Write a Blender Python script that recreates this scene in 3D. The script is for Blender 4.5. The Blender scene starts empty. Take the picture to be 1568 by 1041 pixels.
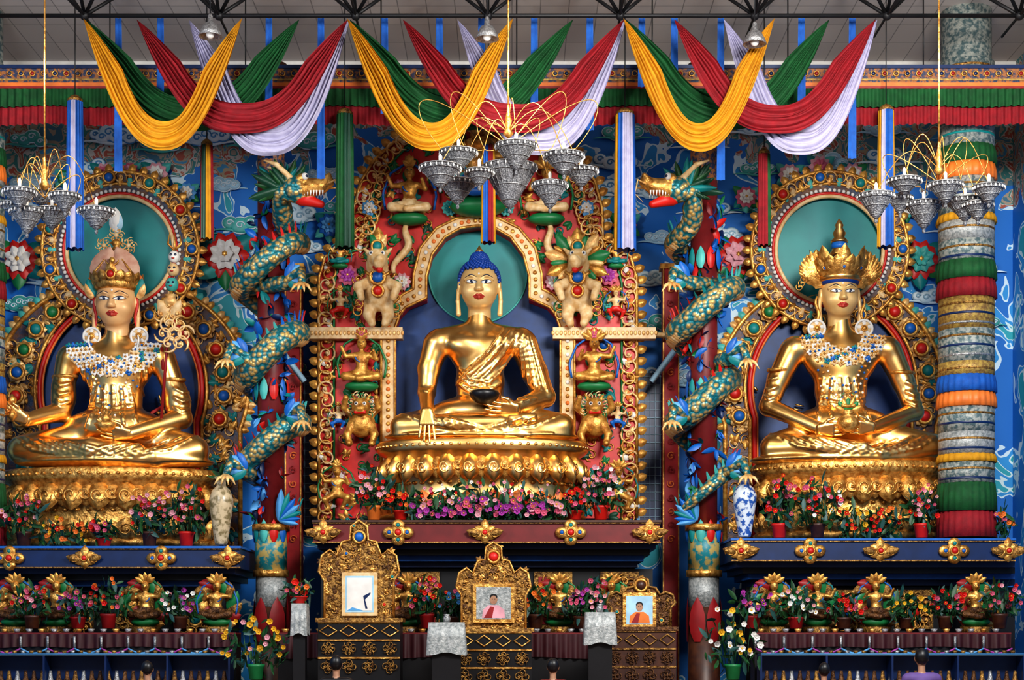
import bpy, math, random
import numpy as np
from math import sin,cos,pi,radians,sqrt,atan2
from mathutils import Vector
rng=random.Random(7)
sc=bpy.context.scene
sc.view_settings.view_transform='Standard'
try: sc.view_settings.look='Medium High Contrast'
except Exception: pass
DC=38.0; HZ=1.0; FLOOR=-0.6
def W(px,py,y=0.0):
    s=(y+DC)/DC
    return np.array([(px-1180.5)*.01*s,y,HZ+(1468-py)*.01*s])
def V3(*a): return np.array(a,dtype=float)
def unit(v): 
    v=np.array(v,dtype=float); return v/(np.linalg.norm(v)+1e-9)
# ---------------------------------------------------------------- materials
MATS={}
def mat(name,col,metal=0.,rough=.5,col2=None,ns=4.,bump=0.,bs=20.,kind='noise',sheen=0.,spec=.5,trans=0.,det=4.,th=(.35,.65)):
    m=bpy.data.materials.new(name); m.use_nodes=True; nt=m.node_tree; n=nt.nodes; l=nt.links
    b=n['Principled BSDF']; b.inputs['Base Color'].default_value=(*col,1)
    b.inputs['Metallic'].default_value=metal; b.inputs['Roughness'].default_value=rough
    b.inputs['Specular IOR Level'].default_value=spec
    if trans: b.inputs['Transmission Weight'].default_value=trans
    if sheen: b.inputs['Sheen Weight'].default_value=sheen
    tc=n.new('ShaderNodeTexCoord')
    if col2 is None: col2=tuple(c*.75 for c in col)
    def tex(sca):
        if kind=='voronoi':
            t=n.new('ShaderNodeTexVoronoi'); t.inputs['Scale'].default_value=sca; o=t.outputs['Distance']
        else:
            t=n.new('ShaderNodeTexNoise'); t.inputs['Scale'].default_value=sca; t.inputs['Detail'].default_value=det; o=t.outputs['Fac']
        l.new(tc.outputs['Object'],t.inputs['Vector']); return o
    o=tex(ns); r=n.new('ShaderNodeValToRGB')
    inv=th[0]>th[1]; lo,hi=min(th),max(th)
    r.color_ramp.elements[0].position=lo; r.color_ramp.elements[1].position=hi
    r.color_ramp.elements[0].color=(*(col if inv else col2),1); r.color_ramp.elements[1].color=(*(col2 if inv else col),1)
    l.new(o,r.inputs['Fac']); l.new(r.outputs['Color'],b.inputs['Base Color'])
    if bump:
        o2=tex(bs); bp=n.new('ShaderNodeBump'); bp.inputs['Strength'].default_value=bump; bp.inputs['Distance'].default_value=.04 if not inv else -.04
        l.new(o2,bp.inputs['Height']); l.new(bp.outputs['Normal'],b.inputs['Normal'])
    MATS[name]=m; return m
mat('gold',(1,.64,.25),1,.30,(.94,.52,.15),2.5)
mat('goldface',(.80,.53,.23),.3,.42,(.76,.49,.19),3)
mat('goldskin',(.78,.47,.22),.12,.42,(.74,.42,.18),3)
mat('goldc',(.88,.50,.14),.75,.38,(.38,.16,.03),9,.5,14)
mat('goldp',(.80,.44,.10),.55,.40,(.36,.14,.025),7,.3,16)
mat('goldq',(.86,.60,.26),.3,.42,(.60,.29,.08),7,.3,16)
mat('goldd',(.46,.25,.06),.55,.42,(.10,.04,.01),14,.7,22)
mat('bronze',(.20,.09,.03),.5,.45,(.05,.02,.01),16,.8,26)
mat('umber',(.15,.06,.02),.1,.5,(.02,.05,.11),6,.4,18)
mat('scales',(.62,.40,.12),.4,.40,(.01,.16,.19),9,1.0,9,'voronoi',th=(.60,.25))
mat('red',(.62,.014,.008),0,.45); mat('maroon',(.17,.012,.014),0,.45)
mat('dred',(.30,.008,.010),0,.5); mat('orange',(.8,.2,.03),0,.5)
mat('green',(.010,.20,.06),0,.45); mat('dgreen',(.006,.06,.03),0,.5)
mat('teal',(.0,.22,.22),0,.5,(.0,.18,.19),1.5); mat('lteal',(.07,.44,.40),0,.5)
mat('blue',(.004,.13,.50),0,.45); mat('dblue',(.003,.022,.10),0,.4); mat('lblue',(.10,.36,.70),0,.5)
mat('nicheblue',(.003,.045,.20),0,.5)
mat('hair',(.008,.06,.33),0,.4); mat('white',(.78,.76,.72),0,.5,(.68,.66,.62)); mat('cream',(.76,.57,.32),0,.45,(.60,.36,.14),8)
mat('paleblue',(.40,.64,.80),0,.5); mat('cloudw',(.76,.84,.88),0,.5,(.55,.74,.84),3)
mat('pink',(.62,.11,.20),0,.5); mat('lpink',(.75,.36,.42),0,.5); mat('purple',(.40,.05,.34),0,.5)
mat('yellow',(.75,.42,.02),0,.5); mat('black',(.006,.006,.008),0,.4); mat('steel',(.015,.015,.017),.4,.5)
mat('brown',(.08,.025,.01),0,.45,(.04,.012,.008),6); mat('leaf',(.015,.10,.025),0,.5,(.008,.04,.012),12)
mat('leaf2',(.02,.09,.08),0,.5); mat('silver',(.50,.50,.50),.7,.35,(.25,.25,.25),20,.5,40)
mat('crystal',(.36,.36,.37),.4,.25,(.12,.12,.13),30,.9,45)
mat('eyew',(.85,.85,.82),0,.3); mat('eyeb',(.01,.02,.06),0,.2); mat('lip',(.55,.05,.03),0,.4)
mat('hat',(.66,.42,.30),0,.55,(.52,.25,.17),5); mat('skin',(.42,.22,.13),0,.5)
mat('porc',(.6,.66,.72),0,.2,(.03,.1,.35),9,th=(.45,.52)); mat('vasec',(.58,.46,.29),0,.3,(.22,.17,.08),10,th=(.4,.55))
mat('fyellow',(.56,.27,.004),0,.8,(.46,.21,.004),6,.2,60); mat('fgreen',(.002,.085,.018),0,.8,(.001,.055,.012),6,.2,60)
mat('fred',(.27,.004,.012),0,.8,(.19,.003,.009),6,.2,60); mat('fwhite',(.42,.40,.54),0,.8,(.34,.32,.46),6,.2,60)
mat('fblue',(.004,.10,.42),0,.75,(.003,.07,.32),6,.2,60)
mat('brocade',(.32,.12,.035),0,.6,(.03,.04,.09),12,.3,30,th=(.45,.55)); mat('brocade2',(.50,.34,.08),.2,.5,(.22,.12,.04),14,.3,30)
mat('graycloth',(.34,.36,.33),.1,.5,(.08,.13,.14),11,.3,30,th=(.42,.58)); mat('glass',(.25,.4,.5),0,.08,(.2,.35,.45),2,trans=.6)
mat('silvercloth',(.44,.45,.44),.2,.45,(.20,.22,.22),16,.3,35)
mat('paintcol',(.42,.32,.11),0,.45,(.01,.20,.24),7,th=(.45,.55),det=6)
mat('ironred',(.40,.012,.015),0,.5,(.30,.01,.012),5)
mat('purpshirt',(.14,.08,.28),0,.7); mat('counterred',(.05,.006,.010),0,.55)
def wallmat():
    m=bpy.data.materials.new('mural'); m.use_nodes=True; nt=m.node_tree; n=nt.nodes; l=nt.links; b=n['Principled BSDF']; b.inputs['Roughness'].default_value=.6
    tc=n.new('ShaderNodeTexCoord')
    def noise(s,d,dist):
        t=n.new('ShaderNodeTexNoise'); t.inputs['Scale'].default_value=s; t.inputs['Detail'].default_value=d; t.inputs['Distortion'].default_value=dist
        l.new(tc.outputs['Object'],t.inputs['Vector']); return t
    t=noise(1.1,2.0,.8)
    r=n.new('ShaderNodeValToRGB'); cr=r.color_ramp; cr.interpolation='CONSTANT'
    B=(.003,.15,.52,1)
    cr.elements[0].color=B; cr.elements[1].position=.55; cr.elements[1].color=(.58,.74,.83,1)
    for p,c in [(.575,(.02,.27,.62,1)),(.63,(.58,.74,.78,1)),(.655,(.02,.34,.42,1))]:
        e=cr.elements.new(p); e.color=c
    l.new(t.outputs['Fac'],r.inputs['Fac'])
    t2=noise(2.2,3,1.0)
    r2=n.new('ShaderNodeValToRGB'); c2=r2.color_ramp; c2.interpolation='CONSTANT'
    c2.elements[0].color=(.05,.16,.24,1); c2.elements[1].position=.38; c2.elements[1].color=(.34,.28,.22,1)
    for p,c in [(.44,(.04,.20,.20,1)),(.49,(.46,.43,.40,1)),(.54,(.36,.08,.05,1)),(.58,(.36,.30,.2,1)),(.64,(.05,.25,.45,1))]:
        e=c2.elements.new(p); e.color=c
    l.new(t2.outputs['Fac'],r2.inputs['Fac'])
    sx=n.new('ShaderNodeSeparateXYZ'); l.new(tc.outputs['Object'],sx.inputs[0])
    ab=n.new('ShaderNodeMath'); ab.operation='ABSOLUTE'; l.new(sx.outputs['X'],ab.inputs[0])
    m1=n.new('ShaderNodeMath'); m1.operation='MULTIPLY'; m1.inputs[1].default_value=.18; l.new(ab.outputs[0],m1.inputs[0])
    ad=n.new('ShaderNodeMath'); ad.operation='ADD'; l.new(sx.outputs['Z'],ad.inputs[0]); l.new(m1.outputs[0],ad.inputs[1])
    nn=n.new('ShaderNodeMath'); nn.operation='MULTIPLY_ADD'; nn.inputs[1].default_value=2.5; l.new(t.outputs['Fac'],nn.inputs[0]); l.new(ad.outputs[0],nn.inputs[2])
    gt=n.new('ShaderNodeMath'); gt.operation='GREATER_THAN'; gt.inputs[1].default_value=14.9; l.new(nn.outputs[0],gt.inputs[0])
    mx=n.new('ShaderNodeMix'); mx.data_type='RGBA'; l.new(gt.outputs[0],mx.inputs[0]); l.new(r.outputs[0],mx.inputs[6]); l.new(r2.outputs[0],mx.inputs[7])
    l.new(mx.outputs[2],b.inputs['Base Color']); MATS['mural']=m
wallmat()
def brickmat(name,c1,c2,mc,sx,w,h,rough=.6,mort=.02):
    m=bpy.data.materials.new(name); m.use_nodes=True; nt=m.node_tree; n=nt.nodes; l=nt.links; b=n['Principled BSDF']; b.inputs['Roughness'].default_value=rough
    tc=n.new('ShaderNodeTexCoord'); t=n.new('ShaderNodeTexBrick'); t.offset=0
    t.inputs['Color1'].default_value=(*c1,1); t.inputs['Color2'].default_value=(*c2,1); t.inputs['Mortar'].default_value=(*mc,1)
    t.inputs['Scale'].default_value=sx; t.inputs['Brick Width'].default_value=w; t.inputs['Row Height'].default_value=h; t.inputs['Mortar Size'].default_value=mort
    l.new(tc.outputs['Object'],t.inputs['Vector']); l.new(t.outputs['Color'],b.inputs['Base Color']); MATS[name]=m
brickmat('ceil',(.62,.57,.54),(.54,.50,.48),(.30,.28,.27),1,.62,1.1,mort=.012)
brickmat('floor',(.20,.10,.06),(.17,.08,.05),(.05,.02,.02),1,.8,.8,.3)
# ---------------------------------------------------------------- mesh builder
_sph={}
def sphVF(nu=10,nv=7):
    if (nu,nv) in _sph: return _sph[(nu,nv)]
    V=[];F=[]
    V.append((0,0,1))
    for j in range(1,nv):
        a=pi*j/nv
        for i in range(nu): V.append((sin(a)*cos(2*pi*i/nu),sin(a)*sin(2*pi*i/nu),cos(a)))
    V.append((0,0,-1)); L=len(V)-1
    for i in range(nu):
        F.append((0,1+i,1+(i+1)%nu)); F.append((L,L-nu+(i+1)%nu,L-nu+i))
    for j in range(nv-2):
        for i in range(nu):
            a=1+j*nu+i;b=1+j*nu+(i+1)%nu; F.append((a,a+nu,b+nu,b))
    _sph[(nu,nv)]=(np.array(V,float),F); return _sph[(nu,nv)]
def gridF(nu,nv,cu=False,off=0):
    F=[]
    for j in range(nv-1):
        for i in range(nu if cu else nu-1):
            a=j*nu+i;b=j*nu+(i+1)%nu; F.append((off+a,off+b,off+b+nu,off+a+nu))
    return F
def tubeVF(pts,r,n=6,closed=False,flat=1.0):
    P=np.array(pts,float); N=len(P)
    R=np.full(N,r,float) if np.isscalar(r) else np.interp(np.linspace(0,1,N),np.linspace(0,1,len(r)),r)
    T=np.gradient(P,axis=0)
    if closed: T=np.roll(P,-1,0)-np.roll(P,1,0)
    T/= (np.linalg.norm(T,axis=1)[:,None]+1e-9)
    ref=V3(0,1,0) if abs(T[0][1])<.8 else V3(1,0,0)
    nn=unit(ref-T[0]*np.dot(ref,T[0])); V=np.zeros((N,n,3))
    an=np.arange(n)*2*pi/n; ca=np.cos(an)[:,None]; sa=np.sin(an)[:,None]
    for i in range(N):
        nn=nn-T[i]*np.dot(nn,T[i]); nn/=np.linalg.norm(nn)+1e-9
        bb=np.cross(T[i],nn)
        V[i]=P[i]+R[i]*(ca*nn*flat+sa*bb)
    F=gridF(n,N,True)
    if closed:
        o=(N-1)*n
        F+= [(o+i,o+(i+1)%n,(i+1)%n,i) for i in range(n)]
    else:
        F.append(tuple(range(n))[::-1]); F.append(tuple((N-1)*n+i for i in range(n)))
    return V.reshape(-1,3),F
class MB:
    def __init__(s): s.V=[];s.F=[];s.MI=[];s.SM=[];s.sl=[];s.n=0
    def slot(s,m):
        if m not in s.sl: s.sl.append(m)
        return s.sl.index(m)
    def add(s,V,F,m,sm=True):
        V=np.asarray(V,float).reshape(-1,3); s.V.append(V); o=s.n
        s.F+= [tuple(o+i for i in f) for f in F]
        if isinstance(m,list): s.MI+=[s.slot(x) for x in m]
        else: s.MI+=[s.slot(m)]*len(F)
        s.SM+=[sm]*len(F); s.n+=len(V)
    def pf(s,pre,Mx,t,m=None,sm=True):
        for V,F,mm in pre: s.add(V@np.asarray(Mx).T+np.asarray(t),F,m or mm,sm)
    def box(s,c,sz,m,rot=None):
        x,y,z=np.array(sz)/2; V=np.array([(i,j,k) for i in(-x,x) for j in(-y,y) for k in(-z,z)],float)
        if rot is not None: V=V@np.asarray(rot).T
        s.add(V+np.asarray(c),[(0,1,3,2),(4,6,7,5),(0,4,5,1),(2,3,7,6),(0,2,6,4),(1,5,7,3)],m,False)
    def bx(s,x0,x1,y0,y1,z0,z1,m): s.box(((x0+x1)/2,(y0+y1)/2,(z0+z1)/2),(x1-x0,y1-y0,z1-z0),m)
    def pbx(s,px0,px1,py0,py1,yf,yb,m):
        a=W(px0,py1,yf);b=W(px1,py0,yf); s.bx(a[0],b[0],yf,yb,a[2],b[2],m)
    def sph(s,c,r,m,nu=10,nv=7):
        V,F=sphVF(nu,nv); s.add(V*np.asarray(r)+np.asarray(c),F,m)
    def tube(s,pts,r,m,n=6,closed=False,flat=1.0):
        V,F=tubeVF(pts,r,n,closed,flat); s.add(V,F,m)
    def lathe(s,c,prof,m,n=24,sx=1,sy=1,sm=True,mod=None):
        V=[]
        for r,z in prof:
            for i in range(n):
                a=2*pi*i/n; k=1 if mod is None else mod(a,z)
                V.append((c[0]+r*cos(a)*sx*k,c[1]+r*sin(a)*sy*k,c[2]+z))
        F=gridF(n,len(prof),True); F.append(tuple(range(n))[::-1]); F.append(tuple((len(prof)-1)*n+i for i in range(n)))
        s.add(V,F,m,sm)
    def prism(s,poly,y0,y1,m):
        n=len(poly); V=[(x,y0,z) for x,z in poly]+[(x,y1,z) for x,z in poly]
        F=[tuple(range(n)),tuple(range(2*n-1,n-1,-1))]+[(i,(i+1)%n,n+(i+1)%n,n+i) for i in range(n)]
        s.add(V,F,m,False)
    def band(s,A,B,y0,y1,m,closed=False):
        n=len(A); V=[(x,y0,z) for x,z in A]+[(x,y0,z) for x,z in B]+[(x,y1,z) for x,z in A]+[(x,y1,z) for x,z in B]
        F=[]
        for i in range(n if closed else n-1):
            j=(i+1)%n; F+=[(i,j,n+j,n+i),(2*n+i,3*n+i,3*n+j,2*n+j),(i,2*n+i,2*n+j,j),(n+i,n+j,3*n+j,3*n+i)]
        s.add(V,F,m,False)
    def build(s,name,parent=None):
        me=bpy.data.meshes.new(name); V=np.concatenate(s.V)
        me.from_pydata(V.tolist(),[],s.F)
        for k in s.sl: me.materials.append(MATS[k])
        me.polygons.foreach_set('material_index',s.MI); me.polygons.foreach_set('use_smooth',s.SM); me.update()
        o=bpy.data.objects.new(name,me); sc.collection.objects.link(o)
        if parent: o.parent=parent
        return o
def empty(name,loc=(0,0,0)):
    o=bpy.data.objects.new(name,None); sc.collection.objects.link(o); return o
def RY(a,s=1,mir=1):
    return np.array([[cos(a)*s*mir,0,-sin(a)*s],[0,s,0],[sin(a)*s*mir,0,cos(a)*s]])
def basis(x,y,z): return np.array([x,y,z]).T
def rrot(r):
    a,b,c=[r.uniform(0,2*pi) for _ in range(3)]
    A=np.array([[cos(a),-sin(a),0],[sin(a),cos(a),0],[0,0,1]]);B=np.array([[1,0,0],[0,cos(b),-sin(b)],[0,sin(b),cos(b)]]);C=np.array([[cos(c),-sin(c),0],[sin(c),cos(c),0],[0,0,1]])
    return A@B@C
# ---------------------------------------------------------------- prefabs
def mk_scroll():
    P=[];R=[]
    for i in range(17):
        t=i/16; a=t*2*pi*1.35; r=.5*(1-t)**.8+.08; P.append((r*cos(a),-.08*t,r*sin(a)))
        R.append(.085*(1-.45*t) if i>0 else .03)
    V,F=tubeVF(P,R,5); v,f=sphVF(6,4); return [(V,F,'gold'),(v*.13+V3(.07,-.1,0),f,'gold')]
SCROLL=mk_scroll()
def mk_leaf(nu=5,nv=7,wid=.3,dome=.16,bend=.15):
    V=[]
    for j in range(nv):
        t=j/(nv-1); w=wid*(sin(pi*min(1,t*.93+.07))**.7)*(1-.15*t) if t<1 else 0.0
        for i in range(nu):
            u=-1+2*i/(nu-1); V.append((u*w,-dome*(1-u*u)*sin(pi*(t*.9+.08))-bend*t*t,t))
    return [(np.array(V),[f for f in gridF(nu,nv)],'green')]
LEAF=mk_leaf(); PETAL=mk_leaf(5,6,.42,.18,-.05); TPET=mk_leaf(7,9,.5,.38,.30)
SLEAF=mk_leaf(3,4,.18,.05,.25); SPET=mk_leaf(3,4,.33,.08,.28)
def mk_jewel():
    v,f=sphVF(10,6); t=[(.5*cos(a),0,.5*sin(a)) for a in np.linspace(0,2*pi,12,endpoint=False)]
    V,F=tubeVF(t,.13,5,True); return [(V,F,'gold'),(v*V3(.4,.28,.4),f,'blue')]
JEWEL=mk_jewel()
def jewel(m,c,s,col,y=None):
    m.add(JEWEL[0][0]*s+np.asarray(c),JEWEL[0][1],'goldp'); m.add(JEWEL[1][0]*s+np.asarray(c),JEWEL[1][1],col)
def peony(m,c,s,outer,inner,core='goldp'):
    c=np.asarray(c)
    for k,(n,r,mm,l,tilt) in enumerate([(10,.12,outer,1.0,.15),(8,.08,inner,.72,.4),(6,.02,inner,.5,.8)]):
        for i in range(n):
            a=2*pi*(i+.5*(k%2))/n; X=V3(cos(a+pi/2),0,sin(a+pi/2)); Z=V3(cos(a)*cos(tilt),-sin(tilt),sin(a)*cos(tilt)); Y=np.cross(Z,X)
            m.pf(PETAL,basis(X*s*l*.9,-Y*s*.7 if Y[1]<0 else Y*s*.7,Z*s*l),c+V3(0,-.03*k*s*3,0),mm)
    m.sph(c+V3(0,-.35*s,0),(.16*s,.12*s,.16*s),core,8,5)
def cloud(m,c,w,fill,edge,seed=0):
    r=random.Random(seed); c=np.asarray(c,float); n=r.randint(4,6)
    for i in range(n):
        u=-1+2*(i+.5)/n; rr=w*(.36-.14*abs(u))*r.uniform(.85,1.1); x=u*w*.75; z=w*.12*r.uniform(0,1.2)*(1-u*u)+(0 if i%2 else w*.12); dy=-.012*i
        m.sph(c+V3(x,dy,z),(rr*1.14,.03,rr*.92),edge,14,8); m.sph(c+V3(x,dy-.02,z),(rr,.035,rr*.78),fill,14,8)
        m.tube([c+V3(x+rr*.5*(1-t*.7)*cos(t*7),dy-.056,z+rr*.4*(1-t*.7)*sin(t*7)) for t in np.linspace(0,1,14)],.018,edge,4)
    m.tube([c+V3(w*(-1.25+2.5*t),-.02,-w*.14+.05*w*sin(t*9)) for t in np.linspace(0,1,16)],[.01,w*.07,w*.07,.01],fill,6,flat=.4)
def inpoly(x,z,P):
    c=False;n=len(P);j=n-1
    for i in range(n):
        if (P[i][1]>z)!=(P[j][1]>z) and x<(P[j][0]-P[i][0])*(z-P[i][1])/(P[j][1]-P[i][1]+1e-12)+P[i][0]: c=not c
        j=i
    return c
def fill(m,inside,bb,sp,y,sm=('goldp','goldp','cream'),lm=('green','lteal','red'),jm=('blue','teal','red'),seed=1,size=1.0,jf=.12,nl=2,ls=.8):
    r=random.Random(seed); x0,x1,z0,z1=bb; nx=int((x1-x0)/sp)+1; nz=int((z1-z0)/sp)+1
    for i in range(nx):
        for k in range(nz):
            x=x0+(i+.5+r.uniform(-.25,.25))*sp; z=z0+(k+.5*(i%2)+r.uniform(-.25,.25))*sp
            if not inside(x,z): continue
            if r.random()<jf: jewel(m,(x,y-.03,z),sp*.62,r.choice(jm)); continue
            a=r.uniform(0,2*pi); S=sp*size*r.uniform(.8,1.1); mm=r.choice(sm)
            if r.random()<.75: m.pf(SCROLL,RY(a,S,r.choice((1,-1))),(x,y-.02,z),mm)
            lc=r.choice(lm)
            for q in range(nl):
                b=a+(q-(nl-1)/2)*.7+r.uniform(-.1,.1); m.pf(LEAF,RY(b,S*ls*1.2),(x,y-.01,z),lc)
# ---------------------------------------------------------------- SDF modelling
def smin(a,b,k):
    h=np.maximum(k-np.abs(a-b),0)/k; return np.minimum(a,b)-h*h*k*.25
class SDF:
    def __init__(s,m='gold'): s.p=[]; s.dm=m
    def cap(s,a,b,ra,rb=None,k=.08,m=None):
        a=np.asarray(a,float);b=np.asarray(b,float); rb=ra if rb is None else rb; r=max(ra,rb)
        s.p.append(dict(t=0,a=a,b=b,ra=ra,rb=rb,k=k,m=m or s.dm,neg=False,lo=np.minimum(a,b)-r,hi=np.maximum(a,b)+r))
    def chain(s,pts,rs,k=.08,m=None):
        for i in range(len(pts)-1): s.cap(pts[i],pts[i+1],rs[i] if not np.isscalar(rs) else rs,rs[i+1] if not np.isscalar(rs) else rs,k,m)
    def ell(s,c,r,k=.08,m=None,R=None,neg=False):
        c=np.asarray(c,float); r=np.asarray(r,float)*np.ones(3); q=max(r) if R is not None else r
        s.p.append(dict(t=1,a=c,r=r,R=R,k=k,m=m or s.dm,neg=neg,lo=c-q,hi=c+q))
    def d1(s,p,P):
        if p['t']==0:
            ba=p['b']-p['a']; pa=P-p['a']; h=np.clip((pa@ba)/(ba@ba+1e-12),0,1)
            return np.linalg.norm(pa-h[...,None]*ba,axis=-1)-(p['ra']+(p['rb']-p['ra'])*h)
        q=P-p['a']
        if p['R'] is not None: q=q@p['R']
        k0=np.linalg.norm(q/p['r'],axis=-1); k1=np.linalg.norm(q/p['r']**2,axis=-1)
        return k0*(k0-1)/(k1+1e-6)
    def ev(s,P):
        D=np.full(len(P),.15)
        for p in s.p:
            i=np.where(np.all((P>p['lo']-.15)&(P<p['hi']+.15),axis=1))[0]
            if len(i)==0: continue
            d=s.d1(p,P[i])
            D[i]= -smin(-D[i],d,p['k']) if p['neg'] else smin(D[i],d,p['k'])
        return D
    def surf(s,x,z,y0=-4.,off=0.,ymax=1.0):
        x=np.atleast_1d(np.asarray(x,float)); z=np.atleast_1d(np.asarray(z,float)); y=np.full(len(x),y0)
        for _ in range(70): y=np.minimum(y+s.ev(np.stack([x,y,z],1))*.8,ymax)
        return np.stack([x,y+off,z],1)
    def fold(s,pts,r=.03,k=.06,m=None,off=0,n=9):
        pts=np.array(pts); t=np.linspace(0,1,n); tt=np.linspace(0,1,len(pts))
        x=np.interp(t,tt,pts[:,0]); z=np.interp(t,tt,pts[:,1]); Q=s._base.surf(x,z,off=off) if hasattr(s,'_base') else s.surf(x,z,off=off)
        return [(Q[i],Q[i+1],r*(.5+.5*sin(pi*(i/(n-1)*.8+.15))),k,m) for i in range(n-1) if abs(Q[i][1]-Q[i+1][1])<.35]
    def addfolds(s,L,r=.03,k=.06,m=None):
        A=[]
        for l in L: A+=s.fold(l,r,k,m)
        for a,b,r_,k_,m_ in A: s.cap(a,b,r_,r_,k_,m_)
    def mesh(s,h):
        lo=np.min([p['lo'] for p in s.p if not p['neg']],0)-3*h; hi=np.max([p['hi'] for p in s.p if not p['neg']],0)+3*h
        n=np.ceil((hi-lo)/h).astype(int)+1; ax=[lo[i]+h*np.arange(n[i]) for i in range(3)]
        F=np.full(n,.15,np.float32); mg=.15
        for p in s.p:
            a=np.maximum(((p['lo']-mg-lo)/h).astype(int),0); b=np.minimum(((p['hi']+mg-lo)/h).astype(int)+2,n)
            if np.any(b<=a): continue
            G=np.stack(np.meshgrid(ax[0][a[0]:b[0]],ax[1][a[1]:b[1]],ax[2][a[2]:b[2]],indexing='ij'),-1)
            d=s.d1(p,G); sl=(slice(a[0],b[0]),slice(a[1],b[1]),slice(a[2],b[2]))
            F[sl]= -smin(-F[sl],d,p['k']) if p['neg'] else smin(F[sl],d,p['k'])
        ins=F<0; c=np.zeros(n-1,int); 
        for i in (0,1):
            for j in (0,1):
                for k in (0,1): c+=ins[i:n[0]-1+i,j:n[1]-1+j,k:n[2]-1+k]
        act=(c>0)&(c<8); I=np.argwhere(act); idx=np.full(n-1,-1,int); idx[act]=np.arange(len(I))
        acc=np.zeros((len(I),3)); cnt=np.zeros(len(I))
        cor=[(i,j,k) for i in(0,1) for j in(0,1) for k in(0,1)]
        for A in cor:
            for d in range(3):
                if A[d]==1: continue
                Bc=list(A);Bc[d]=1
                fa=F[I[:,0]+A[0],I[:,1]+A[1],I[:,2]+A[2]]; fb=F[I[:,0]+Bc[0],I[:,1]+Bc[1],I[:,2]+Bc[2]]
                mk=(fa<0)!=(fb<0); t=np.where(mk,fa/(fa-fb+1e-12),0)
                q=np.tile(np.array(A,float),(len(I),1)); q[:,d]+=t; acc+=q*mk[:,None]; cnt+=mk
        V=lo+h*(I+acc/cnt[:,None])
        Fs=[]
        for d in range(3):
            e=[(d+1)%3,(d+2)%3]; s0=[slice(None)]*3; s1=[slice(None)]*3; s0[d]=slice(0,n[d]-1); s1[d]=slice(1,n[d])
            a=ins[tuple(s0)]; b=ins[tuple(s1)]; E=np.argwhere(a!=b)
            E=E[(E[:,e[0]]>0)&(E[:,e[1]]>0)&(E[:,e[0]]<n[e[0]]-1)&(E[:,e[1]]<n[e[1]]-1)]
            o0=np.zeros(3,int);o0[e[0]]=1;o1=np.zeros(3,int);o1[e[1]]=1
            g=lambda X: idx[X[:,0],X[:,1],X[:,2]]
            Q=np.stack([g(E-o0-o1),g(E-o1),g(E),g(E-o0)],1); fl=a[E[:,0],E[:,1],E[:,2]]
            Q[~fl]=Q[~fl][:,::-1]; Fs.append(Q)
        Q=np.concatenate(Fs); Q=Q[np.all(Q>=0,axis=1)]
        for _ in range(2):
            e=h*.5; d0=s.ev(V); g=np.stack([s.ev(V+e*np.eye(3)[i])-s.ev(V-e*np.eye(3)[i]) for i in range(3)],1)/(2*e)
            gn=np.sum(g*g,1); st=np.clip(d0/(gn+.05),-h*.5,h*.5); V=V-g*st[:,None]
        names=sorted(set(p['m'] for p in s.p if not p['neg']))
        if len(names)==1: mm=names[0]
        else:
            C=V[Q].mean(1); best=np.full(len(C),1e9); bi=np.zeros(len(C),int)
            for p in s.p:
                if p['neg']: continue
                i=np.where(np.all((C>p['lo']-.15)&(C<p['hi']+.15),axis=1))[0]; d=s.d1(p,C[i]); u=d<best[i]; best[i[u]]=d[u]; bi[i[u]]=names.index(p['m'])
            mm=[names[i] for i in bi]
        return V,Q.tolist(),mm
    def into(s,m,h): V,F,mm=s.mesh(h); m.add(V,F,mm)
def hand(s,wr,fd,side,nr,S=1.4,curl=.25,m=None):
    wr=np.asarray(wr,float); fd=unit(fd); side=unit(side); nr=unit(nr)
    for i in range(4):
        o=(1.5-i); b=wr+fd*.20*S+side*o*.058*S; s.cap(wr+side*o*.03*S,b,.055*S,.036*S,.05,m)
        L=[.095,.11,.10,.08][i]*S; p=b; a=curl; dr=unit(fd+side*o*.09)
        for q in range(3):
            d=dr*cos(a)+nr*sin(a); e=p+d*L*(1-.12*q); s.cap(p,e,(.025-.002*q)*S,(.0235-.003*q)*S,.010,m); p=e; a+=curl
    b=wr+fd*.06*S+side*.07*S; p=b+unit(fd*.7+side*.7+nr*.2)*.1*S; e=p+unit(fd+side*.15+nr*.25)*.1*S
    s.cap(wr+side*.03*S,b,.05*S,.04*S,.04,m); s.cap(b,p,.036*S,.03*S,.02,m); s.cap(p,e,.03*S,.022*S,.012,m)
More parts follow.
